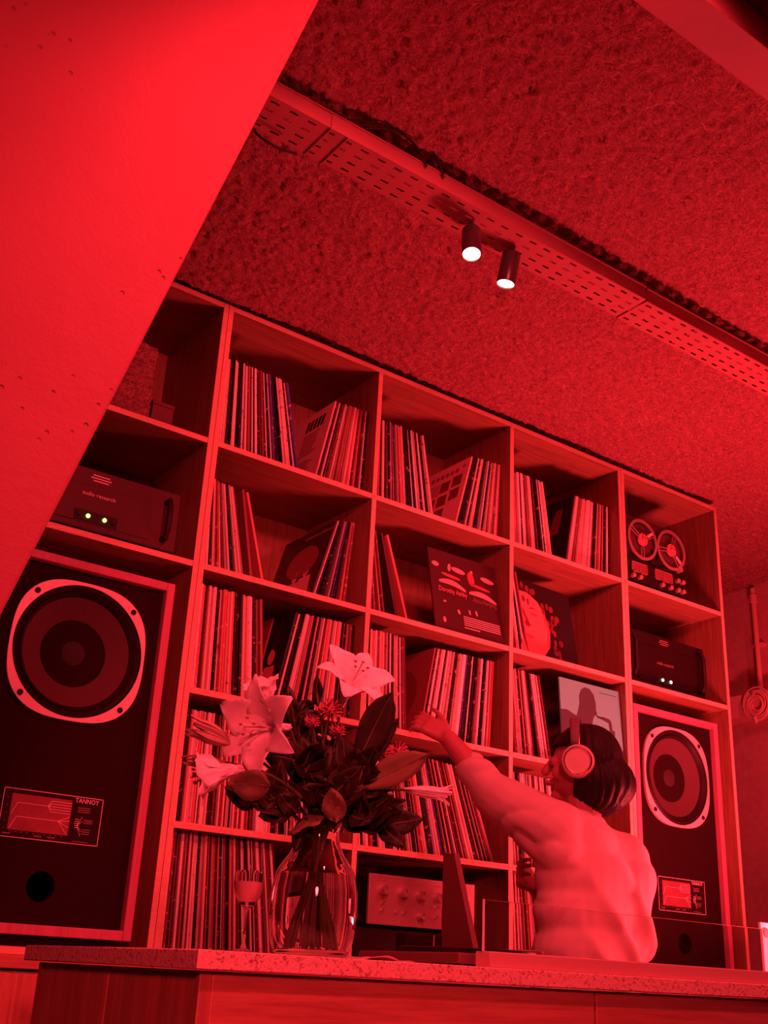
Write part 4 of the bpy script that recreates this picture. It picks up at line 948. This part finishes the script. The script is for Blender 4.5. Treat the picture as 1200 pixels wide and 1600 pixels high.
tag(MB().tube(curve((-.19,-.925,3.02), (-.02,-.96,3.09), (.055,-.93,3.005), 18), .0032, 7).build('cable', 'cable'), 'black cable in a lower loop above the tray', 'cable')

# ------------------------------------------------------------------ the person
def V3(*a): return Vector(a)
pt = thing('person', 'person in a light loose shirt reaching left for a record, back turned', 'person', (1.12, -.42, 0))
HC = V3(1.100, -.42, 1.690); FD = V3(-.66, .72, .06).normalized(); LF = V3(-FD.y, FD.x, 0).normalized(); HU = FD.cross(LF)*-1 if FD.cross(LF).z < 0 else FD.cross(LF)
SH_L, EL_L, WR_L = V3(.955, -.43, 1.50), V3(.945, -.215, 1.605), V3(.845, -.115, 1.772)
SH_R, EL_R, WR_R = V3(1.215, -.45, 1.43), V3(1.26, -.24, 1.22), V3(1.155, -.17, 1.365)
b = MB()
b.ball(tuple(HC), (.078, .088, .105), 20); b.ball(tuple(HC + FD*.02 - V3(0,0,.05)), (.062, .065, .06), 16); b.ball(tuple(HC + FD*.062 - V3(0,0,.092)), (.028, .028, .022), 12)
capsule(b, HC + FD*.082 + V3(0,0,.015), HC + FD*.102 - V3(0,0,.022), .008, .014, 8)
for s in (-1, 1):
    b.ball(tuple(HC + FD*.076 + LF*.032*s + V3(0,0,.004)), .014, 10); b.ball(tuple(HC + LF*.078*s - FD*.005 - V3(0,0,.01)), (.012, .02, .03), 10)
    b.ball(tuple(HC + FD*.062 + LF*.04*s - V3(0,0,.03)), .022, 10)
b.ball(tuple(HC + FD*.088 - V3(0,0,.055)), (.02, .02, .009), 10)
capsule(b, V3(1.095, -.43, 1.53), HC - V3(0,0,.07), .056, .05)
capsule(b, V3(1.105,-.43,1.42), V3(1.11,-.43,1.05), .085, .09); capsule(b, V3(1.0,-.43,1.485), V3(1.22,-.45,1.465), .05, .05); b.ball((1.12,-.42,.95), (.165,.12,.12), 18)
for sx in (-1, 1):
    hx = 1.12 + .09*sx; capsule(b, (hx,-.42,.93), (hx+.02*sx,-.41,.5), .085, .058); capsule(b, (hx+.02*sx,-.41,.5), (hx+.02*sx,-.43,.09), .055, .038); capsule(b, (hx+.02*sx,-.45,.04), (hx+.035*sx,-.29,.033), .038, .032)
for s_, e_, w_ in ((SH_L, EL_L, WR_L), (SH_R, EL_R, WR_R)):
    capsule(b, s_, e_, .044, .038); capsule(b, e_, e_*.55+w_*.45, .041, .039); capsule(b, e_*.55+w_*.45, w_, .039, .027)
def hand(b, w, fwd, side, curl, fl=1.0):
    """palm from the wrist along fwd; side points to the thumb; fingers bend about side."""
    F = Vector(fwd).normalized(); Sd = Vector(side); Sd = (Sd - F*Sd.dot(F)).normalized(); Nn = F.cross(Sd)
    for k in (-1.1, -.35, .35, 1.1): capsule(b, w + F*.005 + Sd*.008*k, w + F*.078 + Sd*.020*k, .0155, .0125, 10)
    ends = []
    for k, L in ((1.5, .070), (.5, .078), (-.5, .073), (-1.5, .056)):
        p = w + F*.080 + Sd*.0145*k; d = F + Sd*.13*k; 
        for seg, ln_, rr, cu in ((0, .45, .0088, curl*.6), (1, .32, .0082, curl*1.2), (2, .25, .0072, curl*.9)):
            d = (Matrix.Rotation(cu, 3, Sd) @ d).normalized(); q = p + d*L*ln_*fl; capsule(b, p, q, rr, rr-.0006, 8); p = q
        ends.append(p)
    p = w + F*.022 + Sd*.026; d = (F*.85 + Sd*.5).normalized()
    for ln_, rr in ((.032, .0115), (.026, .0098), (.02, .0085)): q = p + d*ln_; capsule(b, p, q, rr, rr-.0012, 8); p = q; d = (d + F*.35 + Nn*.12*(-1 if curl > 0 else 1)).normalized()
hand(b, WR_L, V3(-.55, .56, .50), V3(.34, .05, .94), -.5)
hand(b, WR_R, V3(-.85, -.15, .25), V3(-.1, .1, 1.0), .75)
remeshed('body', b, .0042, 3, 'skin', pt)
# shirt: torso and loose sleeves
s = MB()
for c_, r_ in (((1.085,-.43,1.45), (.15,.105,.10)), ((1.105,-.43,1.37), (.172,.125,.12)), ((1.105,-.43,1.28), (.178,.13,.13)), ((1.10,-.43,1.18), (.176,.132,.14)), ((1.10,-.43,1.07), (.18,.135,.14)), ((1.107,-.43,.98), (.19,.133,.09))): s.ball(c_, r_, 24)
capsule(s, V3(.99,-.425,1.50), V3(1.19,-.45,1.435), .072, .085); s.ball((1.09,-.43,1.525), (.085,.068,.04), 16)
capsule(s, V3(1.215,-.46,1.38), V3(1.205,-.46,1.2), .092, .085)
capsule(s, SH_L+V3(.03,0,-.02), EL_L, .085, .064); capsule(s, EL_L, EL_L*.56+WR_L*.44, .062, .052)
capsule(s, SH_R, EL_R, .088, .066); capsule(s, EL_R, EL_R*.55+WR_R*.45, .062, .048)
capsule(s, V3(.985,-.45,1.44), V3(.955,-.30,1.545), .075, .06)
def folds(co, no):
    x, y, z = co.T; out = co.copy()
    sleeve_ = np.clip((1.0-x)/.08, 0, 1)
    u = (x-1.1)*.80 + (z-1.3)*.60; a = u*62 + 2.6*noise2(x*5+3, z*5+5, 31)
    m = np.clip((1.46-z)/.22, .12, 1)*np.clip(.25+(x-.98)/.16, .1, 1)*(.35+.9*noise2(x*6+2, z*4+8, 35))
    f = (np.exp(-2.2*np.sin(a*.5)**2) - .4)*.026*m
    v = (z-1.5)*.9 + (y+.3)*.5; f2 = (np.abs(np.sin(v*30 + 5*noise2(y*9+9, z*9, 33)))**.8 - .6)*.010
    f3 = .022*(noise2(x*6, z*5, 34)-.5)
    d = f*(1-sleeve_) + f2*sleeve_ + f3*(1-sleeve_)
    return out + no*d[:, None]
remeshed('shirt', s, .0075, 4, 'shirt', pt, folds)
tr_ = MB(); tr_.ball((1.12,-.42,.93), (.18,.135,.14), 18)
for sx in (-1, 1):
    hx = 1.12 + .09*sx; capsule(tr_, (hx,-.42,.93), (hx+.02*sx,-.41,.5), .10, .076); capsule(tr_, (hx+.02*sx,-.41,.5), (hx+.02*sx,-.43,.10), .076, .065)
remeshed('trousers', tr_, .012, 4, 'trousers', pt)
h = MB(); HB = HC - FD*.018
h.ball(tuple(HB + V3(0,0,.022)), (.104, .108, .104), 24); h.ball(tuple(HB - FD*.035 - V3(0,0,.045)), (.106, .106, .085), 24); h.ball(tuple(HB - FD*.03 - LF*.045 - V3(0,0,.065)), (.075, .08, .07), 18); h.ball(tuple(HB - FD*.045 + LF*.02 - V3(0,0,.075)), (.078, .07, .06), 18)
def locks(co, no):
    x, y, z = co.T; a = np.arctan2(y-HC.y, x-HC.x)
    d = .006*(np.abs(np.sin(a*17 + 2*noise2(a*4+20, z*9, 41))) - .5)*np.clip((1.80-z)/.12, .1, 1) + .006*(noise2(a*9+30, z*14, 42)-.5)
    # cut away in front so that the face shows
    rel = (co - np.array(HC)) @ np.array(FD); low = (z < HC.z+.05)
    k = low & (rel > .012); out = co + no*d[:, None]; out[k] -= np.outer((rel[k]-.012)*1.0, np.array(FD))
    return out
remeshed('hair', h, .007, 5, 'hair', pt, locks)
# headphones
t = thing('headphones', 'pale over-ear headphones on the dark hair of the person', 'headphones', tuple(HC + V3(0,0,.1)))
for sgn in (1, -1):
    cc = HC + LF*.098*sgn + V3(0,0,-.004) + FD*.004; ax = (LF*sgn + V3(0,0,-.04)).normalized()
    cup = MB().lathe([(0, -.012), (.044, -.012), (.0475, -.004), (.0475, .012), (.044, .022), (.036, .026), (.034, .0235), (.0, .0245)], cc, ax, 40).build('ear_cup', 'headphone', t)
    MB().lathe([(.036, -.03), (.046, -.026), (.047, -.014), (.044, -.011), (.03, -.011)], cc, ax, 32, caps=False).build('ear_cushion', 'cushion', cup)
    MB().lathe([(.0365, .0255), (.0385, .0262), (.0405, .0245)], cc, ax, 40, caps=False).build('trim_ring', 'chrome', cup)
    yk = MB(); yk.tube([cc + V3(0,0,.044) + ax*.002, cc + V3(0,0,.062) - ax*.004, cc + V3(0,0,.085) - ax*.010], .007, 8); yk.build('yoke', 'steel', t)
hb = []
for k in range(17):
    a = math.pi*k/16; hb.append(HC + LF*(.108*math.cos(a)) + V3(0,0,.042+.094*math.sin(a)) + FD*.012)
q = MB()
def band(u, v):
    f = u*16; i = min(15, int(f)); p = hb[i].lerp(hb[i+1], f-i); return p + FD*(v-.5)*.024*(1+.3*math.sin(math.pi*u))
q.grid(band, 24, 3); q.build('headband', 'cushion', t, solid=.009)

print('individual records', n_ind)
